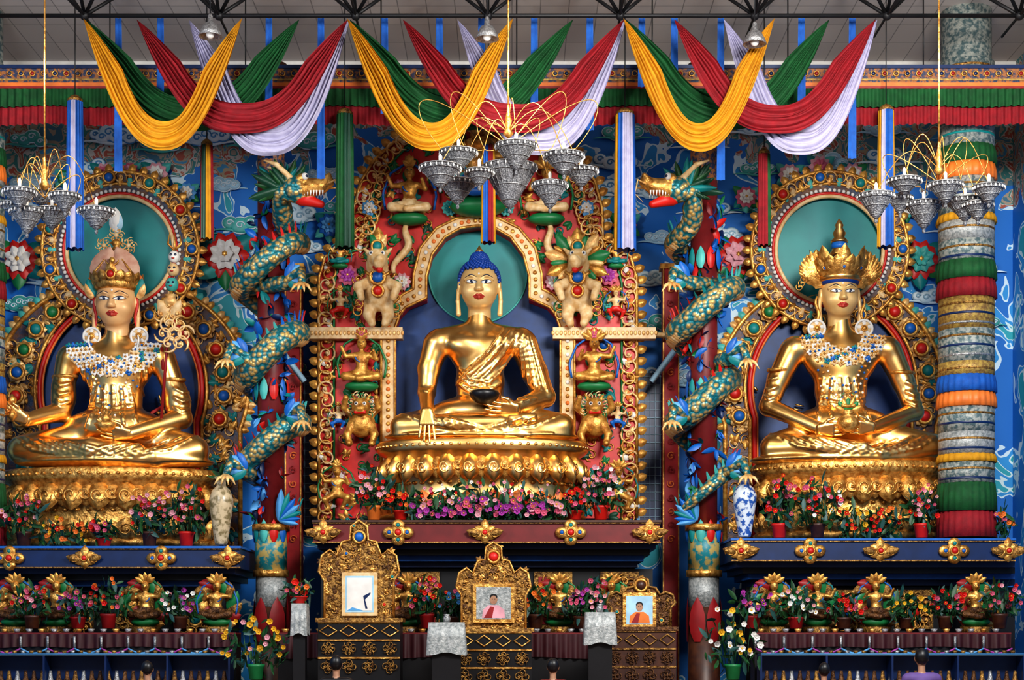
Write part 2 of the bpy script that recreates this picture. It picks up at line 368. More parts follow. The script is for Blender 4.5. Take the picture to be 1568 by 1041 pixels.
def head(mb,c,S=1.0,m='goldface',lobes=True):
    c=np.asarray(c,float); s=SDF(m); q=lambda x,y,z: c+V3(x,y,z)*S
    E=lambda p,r,k=.06: s.ell(q(*p),V3(*r)*S,k*S)
    E((0,.05,.12),(.43,.46,.45),.1); E((0,-.05,-.12),(.375,.38,.38),.12); E((0,-.15,-.36),(.19,.19,.14),.12)
    for x in(1,-1):
        E((x*.2,-.24,-.13),(.16,.15,.15),.1)
        s.chain([q(x*.05,-.40,.13),q(x*.17,-.40,.19),q(x*.31,-.31,.13)],.026*S,.05*S)
        E((x*.165,-.365,.055),(.115,.07,.055),.03)
        E((x*.055,-.455,-.115),(.045,.05,.035),.025)
        E((x*.445,.05,.03),(.045,.11,.17),.03)
        if lobes: s.chain([q(x*.46,.02,-.06),q(x*.475,.0,-.3),q(x*.46,-.02,-.58)],[.05*S,.045*S,.06*S],.03)
    s.cap(q(0,-.39,.12),q(0,-.50,-.10),.034*S,.058*S,.06*S)
    s.chain([q(-.115,-.375,-.262),q(-.04,-.43,-.238),q(0,-.425,-.245),q(.04,-.43,-.238),q(.115,-.375,-.262)],[.01*S,.022*S,.02*S,.022*S,.01*S],.02*S,'lip')
    s.chain([q(-.085,-.38,-.285),q(0,-.415,-.297),q(.085,-.38,-.285)],[.014*S,.03*S,.014*S],.02*S,'lip')
    s.cap(q(0,.08,-.3),q(0,.1,-.95),.25*S,.27*S,.08*S)
    s.into(mb,.014*S)
    def stroke(pts,r,mt,off=-.004):
        pts=np.array(pts); P=s.surf(c[0]+pts[:,0]*S,c[2]+pts[:,1]*S,c[1]-1.2*S,off); mb.tube(P,[r*.3*S,r*S,r*S,r*.3*S],mt,6,flat=.6)
    for x in(1,-1):
        t=np.linspace(-1,1,13)
        def patch(cx,cz,a,b,off,mt,nu=13,nv=7):
            U,Vv=np.meshgrid(np.linspace(-1,1,nu),np.linspace(-1,1,nv)); X=c[0]+(cx+U*a)*S; Z=c[2]+(cz+Vv*b*(1-U*U)**.7+.012*U*x)*S
            P=s.surf(X.ravel(),Z.ravel(),c[1]-1.2*S,off*S); mb.add(P,gridF(nu,nv),mt)
        patch(x*.165,.05,.120,.034,-.006,'eyew'); patch(x*.16,.050,.034,.032,-.011,'eyeb')
        stroke([(x*.165+.13*u,.05+.038*(1-u*u)**.7+.012*u*x) for u in t],.015,'eyeb',-.006*S)
        stroke([(x*.165+.125*u,.05-.034*(1-u*u)**.7+.012*u*x) for u in t],.005,'eyeb',-.006*S)
        stroke([(x*(.05+.27*u),.135+.075*sin(pi*(u*.8+.12))-.01) for u in np.linspace(0,1,11)],.011,'eyeb')
    P=s.surf(c[0],c[2]+.23*S,c[1]-1.2*S)[0]; mb.sph(P,(.025*S,.012*S,.025*S),'white',8,5)
    return s
def ellpts(cx,cz,rx,rz,a0=0,a1=2*pi,n=40,close=False):
    return [(cx+rx*cos(a),cz+rz*sin(a)) for a in np.linspace(a0,a1,n,endpoint=not close)]
# ---------------------------------------------------------------- room
def quadobj(name,x0,x1,y0,y1,z0,z1,m):
    b=MB(); b.bx(x0,x1,y0,y1,z0,z1,m); return b.build(name)
CEZ=14.7
quadobj('wall_back',-12.9,12.3,1.5,1.8,FLOOR,CEZ,'mural')
quadobj('wall_left',-13.2,-12.9,-14,1.8,FLOOR,CEZ,'mural'); quadobj('wall_right',12.0,12.3,-14,1.5,FLOOR,CEZ,'mural')
quadobj('floor',-14,14,-44,1.8,FLOOR-.2,FLOOR,'floor'); quadobj('ceiling',-13.2,12.3,-14,1.8,CEZ,CEZ+.2,'ceil')
b=MB(); b.bx(-12.9,12,1.25,1.5,CEZ-.14,CEZ,'white'); b.bx(-12.9,12,1.35,1.5,CEZ-.22,CEZ-.14,'cream'); b.build('trim_1')
b=MB(); ty=-4.0; zc=W(0,36,ty)[2]
b.tube([(-12.8,ty,zc),(11.9,ty,zc)],.045,'steel',8)
for px in (-110,195,505,820,1125,1430,1740,2045,2350):
    x=W(px,36,ty)[0]
    if x<-12.2 or x>11.9: continue
    b.sph((x,ty,zc),(.1,.1,.1),'steel',10,7)
    for dx,dy in ((-.75,.75),(.75,.75),(-.75,-.75),(.75,-.75),(0,-.9)):
        if -12.2<x+dx<11.9: b.tube([(x,ty,zc),(x+dx,ty+dy,CEZ-.03)],.038,'steel',6)
    b.tube([(x,ty-1.5,zc),(x,ty+1.2,zc)],.028,'steel',6)
b.build('ceiling_truss')
for px,py in ((485,66),(1123,72),(1740,84)):
    b=MB(); c=W(px,py,-5); b.lathe(c,[(.02,.3),(.05,.25),(.06,.12),(.13,.08),(.2,-.05),(.24,-.16),(.22,-.16),(.12,0),(.02,.02)],'silver',20)
    b.sph(c+V3(0,0,-.1),(.09,.09,.1),'white'); b.tube([c+V3(0,0,.25),(c[0],c[1],CEZ)],.015,'steel',6); b.build('pendant_lamp')
# valance
b=MB(); vy=-2.75
def pleat(b,x0,x1,z1,z0,y,m,amp=.05,per=.16,flare=1.0):
    n=int((x1-x0)/per*6); X=np.linspace(x0,x1,n); V=[]
    for k,(z,f) in enumerate(((z1,.3),((z0+z1)/2,.7),(z0,flare))):
        for x in X: V.append((x,y+amp*f*sin(2*pi*x/per+.7*sin(x*1.3)),z+(.02*sin(x*3) if k==2 else 0)))
    b.add(V,gridF(n,3),m)
z=[W(0,p,vy)[2] for p in (150,158,182,205,246,286)]
b.bx(-12.6,11.95,vy-.03,vy+.1,z[1],z[0],'dblue'); b.bx(-12.6,11.95,vy,vy+.08,z[3],z[1],'brocade')
b.bx(-12.6,11.95,vy-.02,vy,z[2]-.03,z[2],'brocade2'); b.bx(-12.6,11.95,vy-.025,vy,z[3]+.05,z[3]+.13,'orange'); b.bx(-12.6,11.95,vy-.03,vy,z[3],z[3]+.05,'dred')
for i in range(100): jewel(b,(-12.2+i*.243,vy-.02,(z[1]+z[2])/2),.11,('umber','dblue','dred')[i%3])
pleat(b,-12.6,11.95,z[3],z[4],vy-.02,'fgreen'); pleat(b,-12.6,11.95,z[4]+.05,z[5],vy+.05,'fred')
for x in np.arange(-11.5,12,2.9): b.tube([(x,vy,z[0]),(x,vy,CEZ)],.015,'steel',5)
b.build('fabric_valance')
# ---------------------------------------------------------------- swags
def swag(b,xa,xb,top,low,wid,y,m,pw=2.5,seed=0):
    nu,nv=56,37; V=[]
    for j in range(nv):
        v=j/(nv-1)
        for i in range(nu):
            u=i/(nu-1); sh=1-abs(2*u-1)**pw; ins=(54*(1-v)+0*v)*min(1,sh*1.9)*(1-2*u)
            px=xa+(xb-xa)*u+ins; dep=(low-top)*sh*v+(low-top-wid)*(sh**1.1)*(1-v)
            w=W(px,top+dep,y); am=.06*min(1,sh*2+.15)
            w[1]+=am*sin(v*2*pi*6.5+.8*sin(u*5+seed))+.025*sin(v*2*pi*15+u*3)*min(1,sh*2); w[2]+=.02*sin(v*2*pi*3+u*9+seed)*sh; V.append(w)
    b.add(V,gridF(nu,nv),m)
for k,x0 in enumerate((195,803,1440)):
    b=MB(); w=(608,637,580)[k]; f=w/608
    X=lambda a: x0+(a-195)*f
    swag(b,X(198),X(690),45,300,76,-3.75,'fgreen',seed=1+k); swag(b,X(435),X(806),45,358,84,-4.0,'fwhite',seed=2+k)
    swag(b,X(315),X(802),45,308,68,-4.25,'fred',seed=3+k); swag(b,X(192),X(558),42,348,68,-4.5,'fyellow',2.2,seed=4+k)
    b.build('ceiling_fabric_swag')
for px,p1 in ((273,395),(370,340),(620,365),(740,412),(887,262),(1013,200),(1232,320),(1360,300),(1555,310),(1662,415),(1848,250),(1965,365),(1110,300),(1480,200)):
    b=MB(); V=[]; n=14
    for i in range(n):
        t=i/(n-1)
        for j in range(5):
            u=j/4-.5; w=W(px+u*(15+4*t),42+(p1-42)*t,-3.45); w[1]+=.03*cos(u*9)+.02*sin(t*7); V.append(w)
    b.add(V,gridF(5,n),'fblue'); b.build('hanging_ribbon')
def streamer(px,p0,p1,w,cols,y=-3.1):
    b=MB(); c=W(px,p1,y); h=W(px,p0,y)[2]-c[2]; r=w*.005; n=48
    for ci,cm in enumerate(cols):
        k=len(cols); a0=pi+ci*pi/k
        for rep in (0,1):
            A=np.linspace(a0,a0+pi/k,n//k+1) if rep==0 else np.linspace(a0-pi,a0-pi+pi/k,n//k+1); V=[]
            for t,rr in ((0,1.05),(.3,1.0),(.7,.97),(1,.9)):
                for a in A: q=r*rr*(1+.09*cos(a*16)); V.append((c[0]+q*cos(a),y+q*sin(a),c[2]+h*t+.02*sin(a*8)*(t==0)))
            b.add(V,gridF(len(A),4),cm)
    b.lathe((c[0],y,c[2]+h),[(r*.92,0),(r*.95,.05),(r*.5,.12),(.02,.15)],'goldd',16)
    b.tube([(c[0],y,c[2]+h),(c[0],y,CEZ)],.012,'steel',5); b.build('hanging_banner')
streamer(173,235,575,34,['fblue','fblue','fwhite','fblue','fblue']); streamer(477,336,552,26,['fred','dgreen','fyellow','fred'])  # pale middle panel of the blue banner is a painted highlight
streamer(795,265,572,36,['fgreen','fgreen','dgreen','fgreen']); streamer(1126,336,560,28,['fyellow','fblue','fred','fyellow'])
streamer(1441,265,577,42,['fyellow','fblue','fwhite','fwhite','fblue']); streamer(1762,356,567,26,['fred','fred','fgreen'])
streamer(2043,256,570,34,['fyellow','fwhite','fblue','fblue','fyellow'])
# ---------------------------------------------------------------- wall reliefs
b=MB(); rc=random.Random(5); pts=[]
for i in range(1200):
    px=rc.uniform(45,2270); py=rc.uniform(300,900)
    if 740<px<1460 and py>300 and not(px<810 and py<530) and not (px>1390 and py<530): continue
    if any(abs(px-a)<98 and abs(py-c_)<58 for a,c_ in pts): continue
    pts.append((px,py))
for i,(px,py) in enumerate(pts):
    f,e=rc.choice([('paleblue','cloudw'),('lteal','cloudw'),('cloudw','lblue'),('cloudw','lblue'),('cloudw','paleblue'),('lteal','cloudw'),('paleblue','cloudw')])
    cloud(b,W(px,py,1.44),rc.uniform(.45,.68),f,e,i)
for px,py,s,o,i_ in ((45,600,.5,'red','white'),(522,590,.58,'red','white'),(1700,590,.5,'red','lpink'),(2120,600,.5,'red','lteal'),(240,402,.28,'lpink','pink'),(360,402,.3,'lpink','white'),(300,395,.22,'pink','lpink'),
    (1820,404,.28,'lpink','white'),(1890,385,.28,'lpink','pink'),(1965,402,.28,'lpink','white'),(1440,520,.3,'orange','yellow'),(760,520,.3,'blue','lblue'),(660,700,.3,'purple','pink'),(1720,455,.27,'pink','white'),(430,445,.25,'lblue','white'),(150,410,.2,'green','lteal'),(2090,480,.25,'lteal','white')):
    c=W(px,py,1.25); peony(b,c,s,o,i_)
    for a in (-2.2,-1.0,2.3,.9,pi): b.pf(LEAF,RY(a,s*1.5),W(px,py,1.32),rc.choice(('green','teal','lteal')))
    b.tube([c,(c[0],1.49,c[2])],.05,'green',6)
b.build('mural_relief')
# ---------------------------------------------------------------- central shrine
CX=1102
def half(lst,sg,y): return [tuple(W(CX+sg*dx,py,y)[[0,2]]) for dx,py in lst]
OUT=[(366,1195),(366,640),(352,595),(325,568),(288,552),(286,480),(270,420),(240,372),(200,335),(150,290),(95,250),(50,222),(0,205)]
INN=[(190,1195),(190,760),(180,730),(160,708),(118,692),(118,640),(105,590),(75,550),(40,530),(0,524)]
ARO=[(222,1195),(222,765),(213,738),(196,705),(172,682),(148,670),(147,635),(132,575),(95,530),(50,508),(0,500)]
ARI=[(190,1195),(190,760),(180,730),(166,712),(140,700),(118,690),(118,640),(105,590),(75,550),(40,530),(0,524)]
OUTI=[(dx*.905 if dx>300 else dx*.88, py+ (18 if dx<300 else 14)) for dx,py in OUT]
root=empty('carved_shrine')
for sg in(1,-1):
    b=MB(); y=.35; poly=half(OUT,sg,y)+half(INN,sg,y)[::-1]
    b.prism(poly,y,y+.35,'red')
    b.band(half(ARO,sg,y),half(ARI,sg,y),y-.16,y+.02,'cream')
    P=half(ARO,sg,y); b.tube([(x,y-.17,z) for x,z in P],.035,'goldp',6); P=half(ARI,sg,y); b.tube([(x,y-.17,z) for x,z in P],.035,'goldp',6)
    A=np.array(half(ARO,sg,y));B=np.array(half(ARI,sg,y)); Mid=(A+B)/2; L=np.r_[0,np.cumsum(np.linalg.norm(np.diff(Mid,axis=0),axis=1))]
    for d in np.arange(.1,L[-1],.16):
        x=np.interp(d,L,Mid[:,0]);zz=np.interp(d,L,Mid[:,1]); b.sph((x,y-.17,zz),(.05,.03,.05),rng.choice(('goldp','white','goldp','orange')),8,5)
    A=np.array(half(OUT,sg,y));B=np.array(half(OUTI,sg,y)); Mid=(A+B)/2; L=np.r_[0,np.cumsum(np.linalg.norm(np.diff(Mid,axis=0),axis=1))]
    P=half(OUTI,sg,y); b.tube([(x,y-.05,z) for x,z in P],.03,'green',6); P=half(OUT,sg,y); b.tube([(x,y-.05,z) for x,z in P],.04,'goldp',6)
    k=0
    for d in np.arange(.1,L[-1],.27):
        x=np.interp(d,L,Mid[:,0]);zz=np.interp(d,L,Mid[:,1]); k+=1
        b.pf(SCROLL,RY(k*1.1,.36,sg),(x,y-.07,zz),('cream','goldp','goldq')[k%3]); b.pf(LEAF,RY(k*2.3,.24),(x,y-.04,zz),('goldq','goldp','white','orange')[k%4])
        xo=np.interp(d,L,A[:,0]); zo=np.interp(d,L,A[:,1])
        b.pf(PETAL,RY(atan2(-(xo-x),(zo-zz)),.26),(xo,y-.02,zo),'goldp')
    a=W(CX+sg*172,786,y);c=W(CX+sg*(408),760,y); b.bx(min(a[0],c[0]),max(a[0],c[0]),y-.3,y,a[2],c[2],'cream')
    for t in np.arange(0,1.001,.04): b.sph((a[0]+(c[0]-a[0])*t,y-.3,(a[2]+c[2])/2),(.04,.02,.06),'goldq',6,5)
    polyI=half(OUTI,sg,y)+half(ARO,sg,y)[::-1]; xs=[p[0] for p in polyI]; zs=[p[1] for p in polyI]
    fill(b,lambda x,z: inpoly(x,z,polyI) and not(a[2]-.05<z<c[2]+.05),(min(xs),max(xs),min(zs),max(zs)),.40,y,('green','goldp','teal','goldp'),('green','green','teal','dgreen','goldp'),('pink','blue','teal'),seed=3+sg,size=.64,jf=.04,nl=2)
    for px_,py_,s_,o_,i_ in ((300,635,.26,'pink','purple'),(175,650,.22,'lpink','white'),(250,480,.2,'lblue','white'),(180,430,.18,'pink','lpink'),(300,700,.2,'green','lteal'),(65,480,.2,'lteal','teal'),(320,1100,.18,'lpink','white'),(240,930,.14,'lpink','white')):
        peony(b,W(CX+sg*px_,py_,y-.1),s_,o_,i_)
    for q in range(9): # crest scrollwork at the upper corners
        aa=q*.7; b.pf(SCROLL,RY(aa*sg,.42-.02*q,sg),W(CX+sg*(262-6*q),545-19*q,y-.1),('goldp','goldq')[q%2])
    b.build('shrine_side',root)
b=MB(); y=.75; P=half([(225,1195),(225,690),(150,640),(120,540),(0,505)],1,y)+half([(225,1195),(225,690),(150,640),(120,540),(0,505)],-1,y)[::-1]
b.prism(P,y,y+.1,'nicheblue'); c=W(CX,632,y-.04)
b.prism(ellpts(c[0],c[2],1.14,1.14,n=64,close=True),y-.05,y,'teal'); b.tube([(x,y-.05,z) for x,z in ellpts(c[0],c[2],1.15,1.15,n=64,close=True)],.025,'lteal',6,True)
b.build('shrine_niche',root)
def figurine(mb,c,S,skin='goldp',cloth='red',pose=0,mir=1,h=.022):
    s=SDF(skin); c=np.asarray(c,float); q=lambda x,y,z: c+V3(x*mir,y,z)*S
    s.ell(q(0,0,.98),V3(.10,.1,.12)*S,.03); s.cap(q(0,0,.86),q(0,0,.8),.045*S,.05*S,.03); s.cap(q(-.12,0,.74),q(.12,0,.74),.07*S,.07*S,.05); s.ell(q(0,0,.66),V3(.14,.1,.14)*S,.06); s.ell(q(0,0,.5),V3(.12,.09,.1)*S,.05)
    s.ell(q(0,.0,.4),V3(.17,.11,.11)*S,.05,cloth)
    s.chain([q(-.17,0,.74),q(-.3,-.06,.66),q(-.24,-.14,.82)],[.055*S,.042*S,.035*S],.03); s.chain([q(.17,0,.74),q(.32,-.03,.72),q(.4,-.08,.9)],[.055*S,.042*S,.035*S],.03)
    if pose==0:
        s.chain([q(-.08,0,.38),q(-.28,-.15,.30),q(-.14,-.1,.04)],[.09*S,.075*S,.05*S],.04,cloth); s.chain([q(.08,0,.38),q(.3,-.12,.25),q(.2,-.05,.02)],[.09*S,.07*S,.05*S],.04,cloth)
        s.cap(q(-.14,-.1,.03),q(-.2,-.2,.0),.04*S,.03*S,.03); s.cap(q(.2,-.05,.02),q(.27,-.15,0),.04*S,.03*S,.03)
    else:
        s.chain([q(-.08,0,.36),q(-.32,-.18,.3),q(.05,-.28,.24)],[.1*S,.08*S,.05*S],.04,cloth); s.chain([q(.08,0,.36),q(.32,-.18,.3),q(-.05,-.25,.24)],[.1*S,.08*S,.05*S],.04,cloth)
        s.ell(q(0,0,.12),V3(.34,.2,.12)*S,.04,'green')
    s.cap(q(0,-.09,.99),q(0,-.12,.94),.015*S,.022*S,.02)
    s.into(mb,h)
    for x in(-.04,.04): mb.sph(q(x,-.1,1.0),V3(.016,.01,.012)*S,'eyeb',6,4)
    for i in range(5):
        a=(i-2)*.5; mb.pf(LEAF,RY(-a,.22*S),q(.07*sin(a),-.02,1.04+.05*cos(a)),'goldp')
    mb.tube([q(.12*cos(t),-.1*abs(cos(t*.5)),.7-.1*sin(t)) for t in np.linspace(0,pi,9)],.015*S,'blue',5)
    sc_=[q(x,.05,z) for x,z in ((-.45,.3),(-.5,.6),(-.35,.95),(0,1.2),(.35,.98),(.5,.6),(.45,.3))]
    t=np.linspace(0,1,22); P=np.array([[np.interp(u,np.linspace(0,1,7),[p[i] for p in sc_]) for i in range(3)] for u in t]); mb.tube(P,.025*S,rng.choice(('green','blue','teal')),5)
def lion(mb,c,S,mir=1,m='goldp'):
    s=SDF(m); c=np.asarray(c,float); q=lambda x,y,z: c+V3(x*mir,y,z)*S
    s.ell(q(0,0,.5),V3(.3,.25,.3)*S,.08); s.ell(q(0,-.2,.85),V3(.2,.18,.2)*S,.05); s.ell(q(0,-.36,.78),V3(.13,.12,.1)*S,.04); s.cap(q(-.1,-.4,.7),q(.1,-.4,.7),.04*S,.04*S,.03,'red')
    for x in(-1,1):
        s.chain([q(x*.22,-.1,.45),q(x*.3,-.2,.25),q(x*.25,-.25,.05)],[.1*S,.08*S,.07*S],.04); s.cap(q(x*.25,-.25,.04),q(x*.25,-.38,.03),.07*S,.06*S,.03)
        s.chain([q(x*.2,0,.7),q(x*.38,-.1,.85),q(x*.33,-.2,1.05)],[.09*S,.07*S,.06*S],.04); s.cap(q(x*.14,-.12,1.02),q(x*.2,-.1,1.14),.05*S,.02*S,.03)
    s.into(mb,.022)
    for x in(-.09,.09): mb.sph(q(x,-.36,.9),V3(.045,.03,.045)*S,'white',8,5); mb.sph(q(x,-.39,.9),V3(.02,.015,.02)*S,'eyeb',6,4)
    for i in range(16):
        a=2*pi*i/16; mb.pf(SCROLL,RY(a,.16*S),q(.25*cos(a),-.12,.87+.25*sin(a)),('green','cream')[i%2])
def beast(mb,c,S,mir=1):
    s=SDF('cream'); c=np.asarray(c,float); q=lambda x,y,z: c+V3(x*mir,y,z)*S
    s.ell(q(0,-.05,.42),V3(.26,.22,.36)*S,.08); s.chain([q(0,-.1,.65),q(.02,-.22,.85),q(.0,-.34,.93)],[.2*S,.18*S,.17*S],.06); s.chain([q(0,-.34,.95),q(-.05,-.56,.82),q(-.08,-.62,.86)],[.17*S,.10*S,.08*S],.05)
    s.cap(q(0,-.38,.80),q(-.05,-.54,.70),.08*S,.06*S,.03,'red')
    for x in(-1,1):
        s.chain([q(x*.15,-.15,.55),q(x*.34,-.3,.46),q(x*.28,-.38,.24)],[.11*S,.08*S,.06*S],.04); s.chain([q(x*.12,0,.25),q(x*.17,-.1,.0),q(x*.12,-.1,-.15)],[.15*S,.10*S,.07*S],.05)
        s.cap(q(x*.14,-.3,1.03),q(x*.24,-.26,1.13),.05*S,.02*S,.02)
    s.into(mb,.022)
    for x in(-.1,.1): mb.sph(q(x,-.47,1.0),V3(.045,.03,.045)*S,'white',8,5); mb.sph(q(x,-.5,1.0),V3(.02,.02,.02)*S,'eyeb',6,4)
    jewel(mb,q(0,-.32,.62),.26*S,'blue'); jewel(mb,q(0,-.30,.38),.2*S,'red'); jewel(mb,q(0,-.4,1.14),.2*S,'teal')
    mb.tube([q(-.22+.44*t,-.28-.06*sin(pi*t),.72-.12*sin(pi*t)) for t in np.linspace(0,1,10)],.03*S,'goldc',6)
    for i in range(15): mb.pf(LEAF,RY((i-7)*.34,(.42 if i%2 else .3)*S),q(.18*sin(-(i-7)*.34),-.12,.95+.16*cos((i-7)*.34)),('green','goldp','goldq')[i%3])
    for i in range(10): mb.pf(SCROLL,RY(i,.2*S,1),q((.3+.06*(i%2))*(1 if i%2 else -1),-.06,.0+.07*i),('goldp','goldp','green')[i%3])
for sg in(1,-1):
    b=MB(); figurine(b,W(CX+sg*158,520,.05),1.25,'goldp','cream',1,sg)
    figurine(b,W(CX+sg*268,905,.05),1.15,'goldp','goldp',1,sg); lion(b,W(CX+sg*268,1030,.05),1.05,sg); beast(b,W(CX+sg*228,728,.0),1.3,sg)
    b.tube([W(CX+sg*(150+10*sin(t*9)+40*t),500+130*t,.1) for t in np.linspace(0,1,24)],[.03,.09,.09,.05],'cream',8)
    figurine(b,W(CX+sg*325,1175,.0),.9,'goldp','goldp',0,sg); peony(b,W(CX+sg*268,770,.05),.16,'red','pink')
    figurine(b,W(CX+sg*318,735,.1),.6,'cream','red',0,sg); figurine(b,W(CX+sg*322,990,.15),.5,'cream','blue',0,sg)
    figurine(b,W(CX+sg*235,1170,.1),.65,'goldp','green',1,sg); figurine(b,W(CX+sg*85,440,.1),.6,'goldp','blue',0,sg); figurine(b,W(CX+sg*318,620,.12),.55,'goldp','teal',1,sg)
    b.build('shrine_figures',root)
b=MB(); figurine(b,W(CX,500,-.05),1.9,'goldp','blue',1)
for sg in(1,-1):
    for i in range(7): b.pf(LEAF,RY(-sg*(.5+i*.3),.9-.06*i),W(CX+sg*20,395,.1),('goldp','lteal','blue','green')[i%4])
c=W(CX,250,.1)
for i in range(9): b.pf(LEAF,RY((i-4)*.33,.45),c,('goldp','cream')[i%2])
jewel(b,c+V3(0,-.1,0),.3,'red'); b.build('shrine_garuda',root)
# ---------------------------------------------------------------- lotus thrones
def lotus(name,pc,py0,py1,rx,ry,y,m1='gold',m2='orange',n=30,carved=False):
    b=MB(); base=W(pc,py1,y); top=W(pc,py0,y); H=top[2]-base[2]; c=base
    g='goldc' if carved else 'gold'
    b.lathe(c,[(.01,0),(.97,0),(.99,.06*H),(.93,.1*H),(.86,.25*H),(.82,.45*H),(.84,.5*H),(.92,.8*H),(.97,.84*H),(1.0,.88*H),(1.0,.97*H),(.97,H),(.01,H)],g,72,rx,ry)
    def row(z,h,k,rr,mt,dn,nn,dep=.34):
        for i in range(nn):
            a=2*pi*(i+k)/nn; ct=V3(cos(a)*rx*rr,sin(a)*ry*rr,z); nrm=unit(V3(cos(a)/rx,sin(a)/ry,0)); tg=unit(np.cross(V3(0,0,1),nrm)); wd=2*pi*sqrt((rx*sin(a))**2+(ry*cos(a))**2)*rr/nn*1.08
            up=V3(0,0,-1 if dn else 1); 
            b.pf(TPET,basis(tg*wd*(1 if not dn else -1),-nrm*h*dep/.34*.8,up*h),c+ct,mt)
            if not carved: 
                b.pf(SCROLL,basis(tg*wd*.42,-nrm*.15,up*h*.4),c+ct+nrm*(h*.42)+up*h*.45,mt)
            else: b.pf(SCROLL,basis(tg*wd*.5,-nrm*.2,up*h*.5),c+ct+nrm*(h*.38)+up*h*.45,mt)
    row(.80*H,.36*H,0,.90,g,True,n,.4); row(.80*H,.30*H,.5,.86,'goldc',True,n,.3)
    row(.06*H,.30*H,0,.93,m2,False,n,.3); row(.06*H,.26*H,.5,.90,g,False,n,.3)
    for i in range(n*3):
        a=2*pi*i/(n*3); b.sph(c+V3(cos(a)*rx*1.0,sin(a)*ry*1.0,.92*H),(.045,.045,.04),g,7,5)
    for i in range(n*2):
        a=2*pi*i/(n*2); b.sph(c+V3(cos(a)*rx*.84,sin(a)*ry*.84,.46*H),(.06,.06,.04),'goldc',7,5)
    b.build(name)
lotus('lotus_throne',1112,1022,1204,2.42,1.25,-.3,n=26)  # orange lower petals: orange-red reflection put into the colour
lotus('lotus_throne',258,1088,1264,2.5,1.25,-.3,m2='goldc',n=24,carved=True)
lotus('lotus_throne',1965,1072,1246,2.30,1.25,-.3,m2='goldc',n=24,carved=True)
# ---------------------------------------------------------------- body aureole for side shrines
def sideshrine(hc,hy,bc,by,rxo,rxi,ryo,ryi,seed):
    root=empty('statue_aureole'); y=1.0; b=MB()
    cb=W(bc,by,y); ch=W(hc,hy,y); zb=W(0,1262,y)[2]
    ao=ellpts(cb[0],cb[2],rxo,ryo,-.35,pi+.35,60); ai=ellpts(cb[0],cb[2],rxi,ryi,-.35,pi+.35,60)
    ao=[(ao[0][0],zb)]+ao+[(ao[-1][0],zb)]; ai=[(ai[0][0],zb)]+ai+[(ai[-1][0],zb)]
    b.band(ao,ai,y,y+.3,'umber'); 
    b.prism([(ai[0][0],zb)]+ai[1:-1]+[(ai[-1][0],zb)],y+.15,y+.25,'nicheblue')
    P=[(x,y-.05,z) for x,z in ai]; b.tube(P,.06,'red',8); b.tube([(cb[0]+(x-cb[0])*.965,y-.05,cb[2]+(z-cb[2])*.965) for x,_,z in P],.03,'orange',6)
    b.tube([(cb[0]+(x-cb[0])*1.06,y-.05,cb[2]+(z-cb[2])*1.06) for x,_,z in P],.045,'goldp',6); b.tube([(x,y-.02,z) for x,z in ao],.06,'goldp',6)
    hr=1.9
    def inb(x,z):
        A=((x-cb[0])/rxo)**2+((z-cb[2])/ryo)**2<.93 if z>cb[2]-.3*ryo else abs(x-cb[0])<rxo*.94*.93
        B=((x-cb[0])/rxi)**2+((z-cb[2])/ryi)**2>1.2 if z>cb[2]-.3*ryo else abs(x-cb[0])>rxi*1.03
        return A and B and (x-ch[0])**2+(z-ch[2])**2>hr**2 and z>zb
    fill(b,inb,(cb[0]-rxo,cb[0]+rxo,zb,cb[2]+ryo),.26,y,('goldp','goldp','goldc','goldq'),('goldp','goldp','goldq','teal'),('blue','teal','red','lteal'),seed,1.1,.0)
    for a in np.linspace(-.3,pi+.3,17):
        rx=(rxo+rxi)/2;rz=(ryo+ryi)/2; x=cb[0]+rx*cos(a);z=cb[2]+rz*sin(a)
        if (x-ch[0])**2+(z-ch[2])**2<(hr+.1)**2: continue
        for q in range(8): b.pf(PETAL,RY(q*pi/4,.26),(x,y-.12,z),'goldq')
        jewel(b,(x,y-.18,z),.32,('blue','teal','red','green')[int(a*7)%4])
    for i in range(70):
        a=-.35+(pi+.7)*i/69; b.pf(PETAL,RY(a-pi/2,.22),(cb[0]+rxo*cos(a),y-.02,cb[2]+ryo*sin(a)),('goldp','goldq','lteal')[i%3])
    y2=y-.25; R=lambda r:[(ch[0]+r*cos(a),y2,ch[2]+r*sin(a)) for a in np.linspace(0,2*pi,72,endpoint=False)]
    E=lambda r: ellpts(ch[0],ch[2],r,r,n=72,close=True)
    b.band(E(1.84),E(1.26),y2,y2+.25,'umber',True); b.prism(E(1.3),y2+.16,y2+.24,'teal')
    b.tube(R(1.26),.05,'cream',8,True); b.tube(R(1.33),.035,'red',6,True); b.tube(R(1.56),.04,'goldp',6,True); b.tube(R(1.84),.05,'goldp',6,True)
    for i in range(80):
        a=2*pi*i/80; b.sph((ch[0]+1.40*cos(a),y2-.03,ch[2]+1.40*sin(a)),(.045,.04,.045),'white',7,5)
    for i in range(44):
        a=2*pi*i/44; x=ch[0]+1.70*cos(a);z=ch[2]+1.70*sin(a); b.pf(SCROLL,RY(a+i,.28,1 if i%2 else -1),(x,y2-.03,z),('goldp','goldq')[i%2])
        b.pf(LEAF,RY(a-pi/2,.24),(ch[0]+1.5*cos(a),y2-.02,ch[2]+1.5*sin(a)),('cream','lteal','goldp')[i%3])
        b.pf(PETAL,RY(a-pi/2,.24),(ch[0]+1.82*cos(a),y2+.02,ch[2]+1.82*sin(a)),('goldp','goldc')[i%2])
        if i%4==0: jewel(b,(x,y2-.1,z),.26,('blue','red','teal')[(i//4)%3])
    b.build('aureole',root)
sideshrine(283,582,280,900,3.0,1.92,2.65,2.12,11)
sideshrine(1908,582,1915,895,2.66,1.92,2.55,2.10,12)
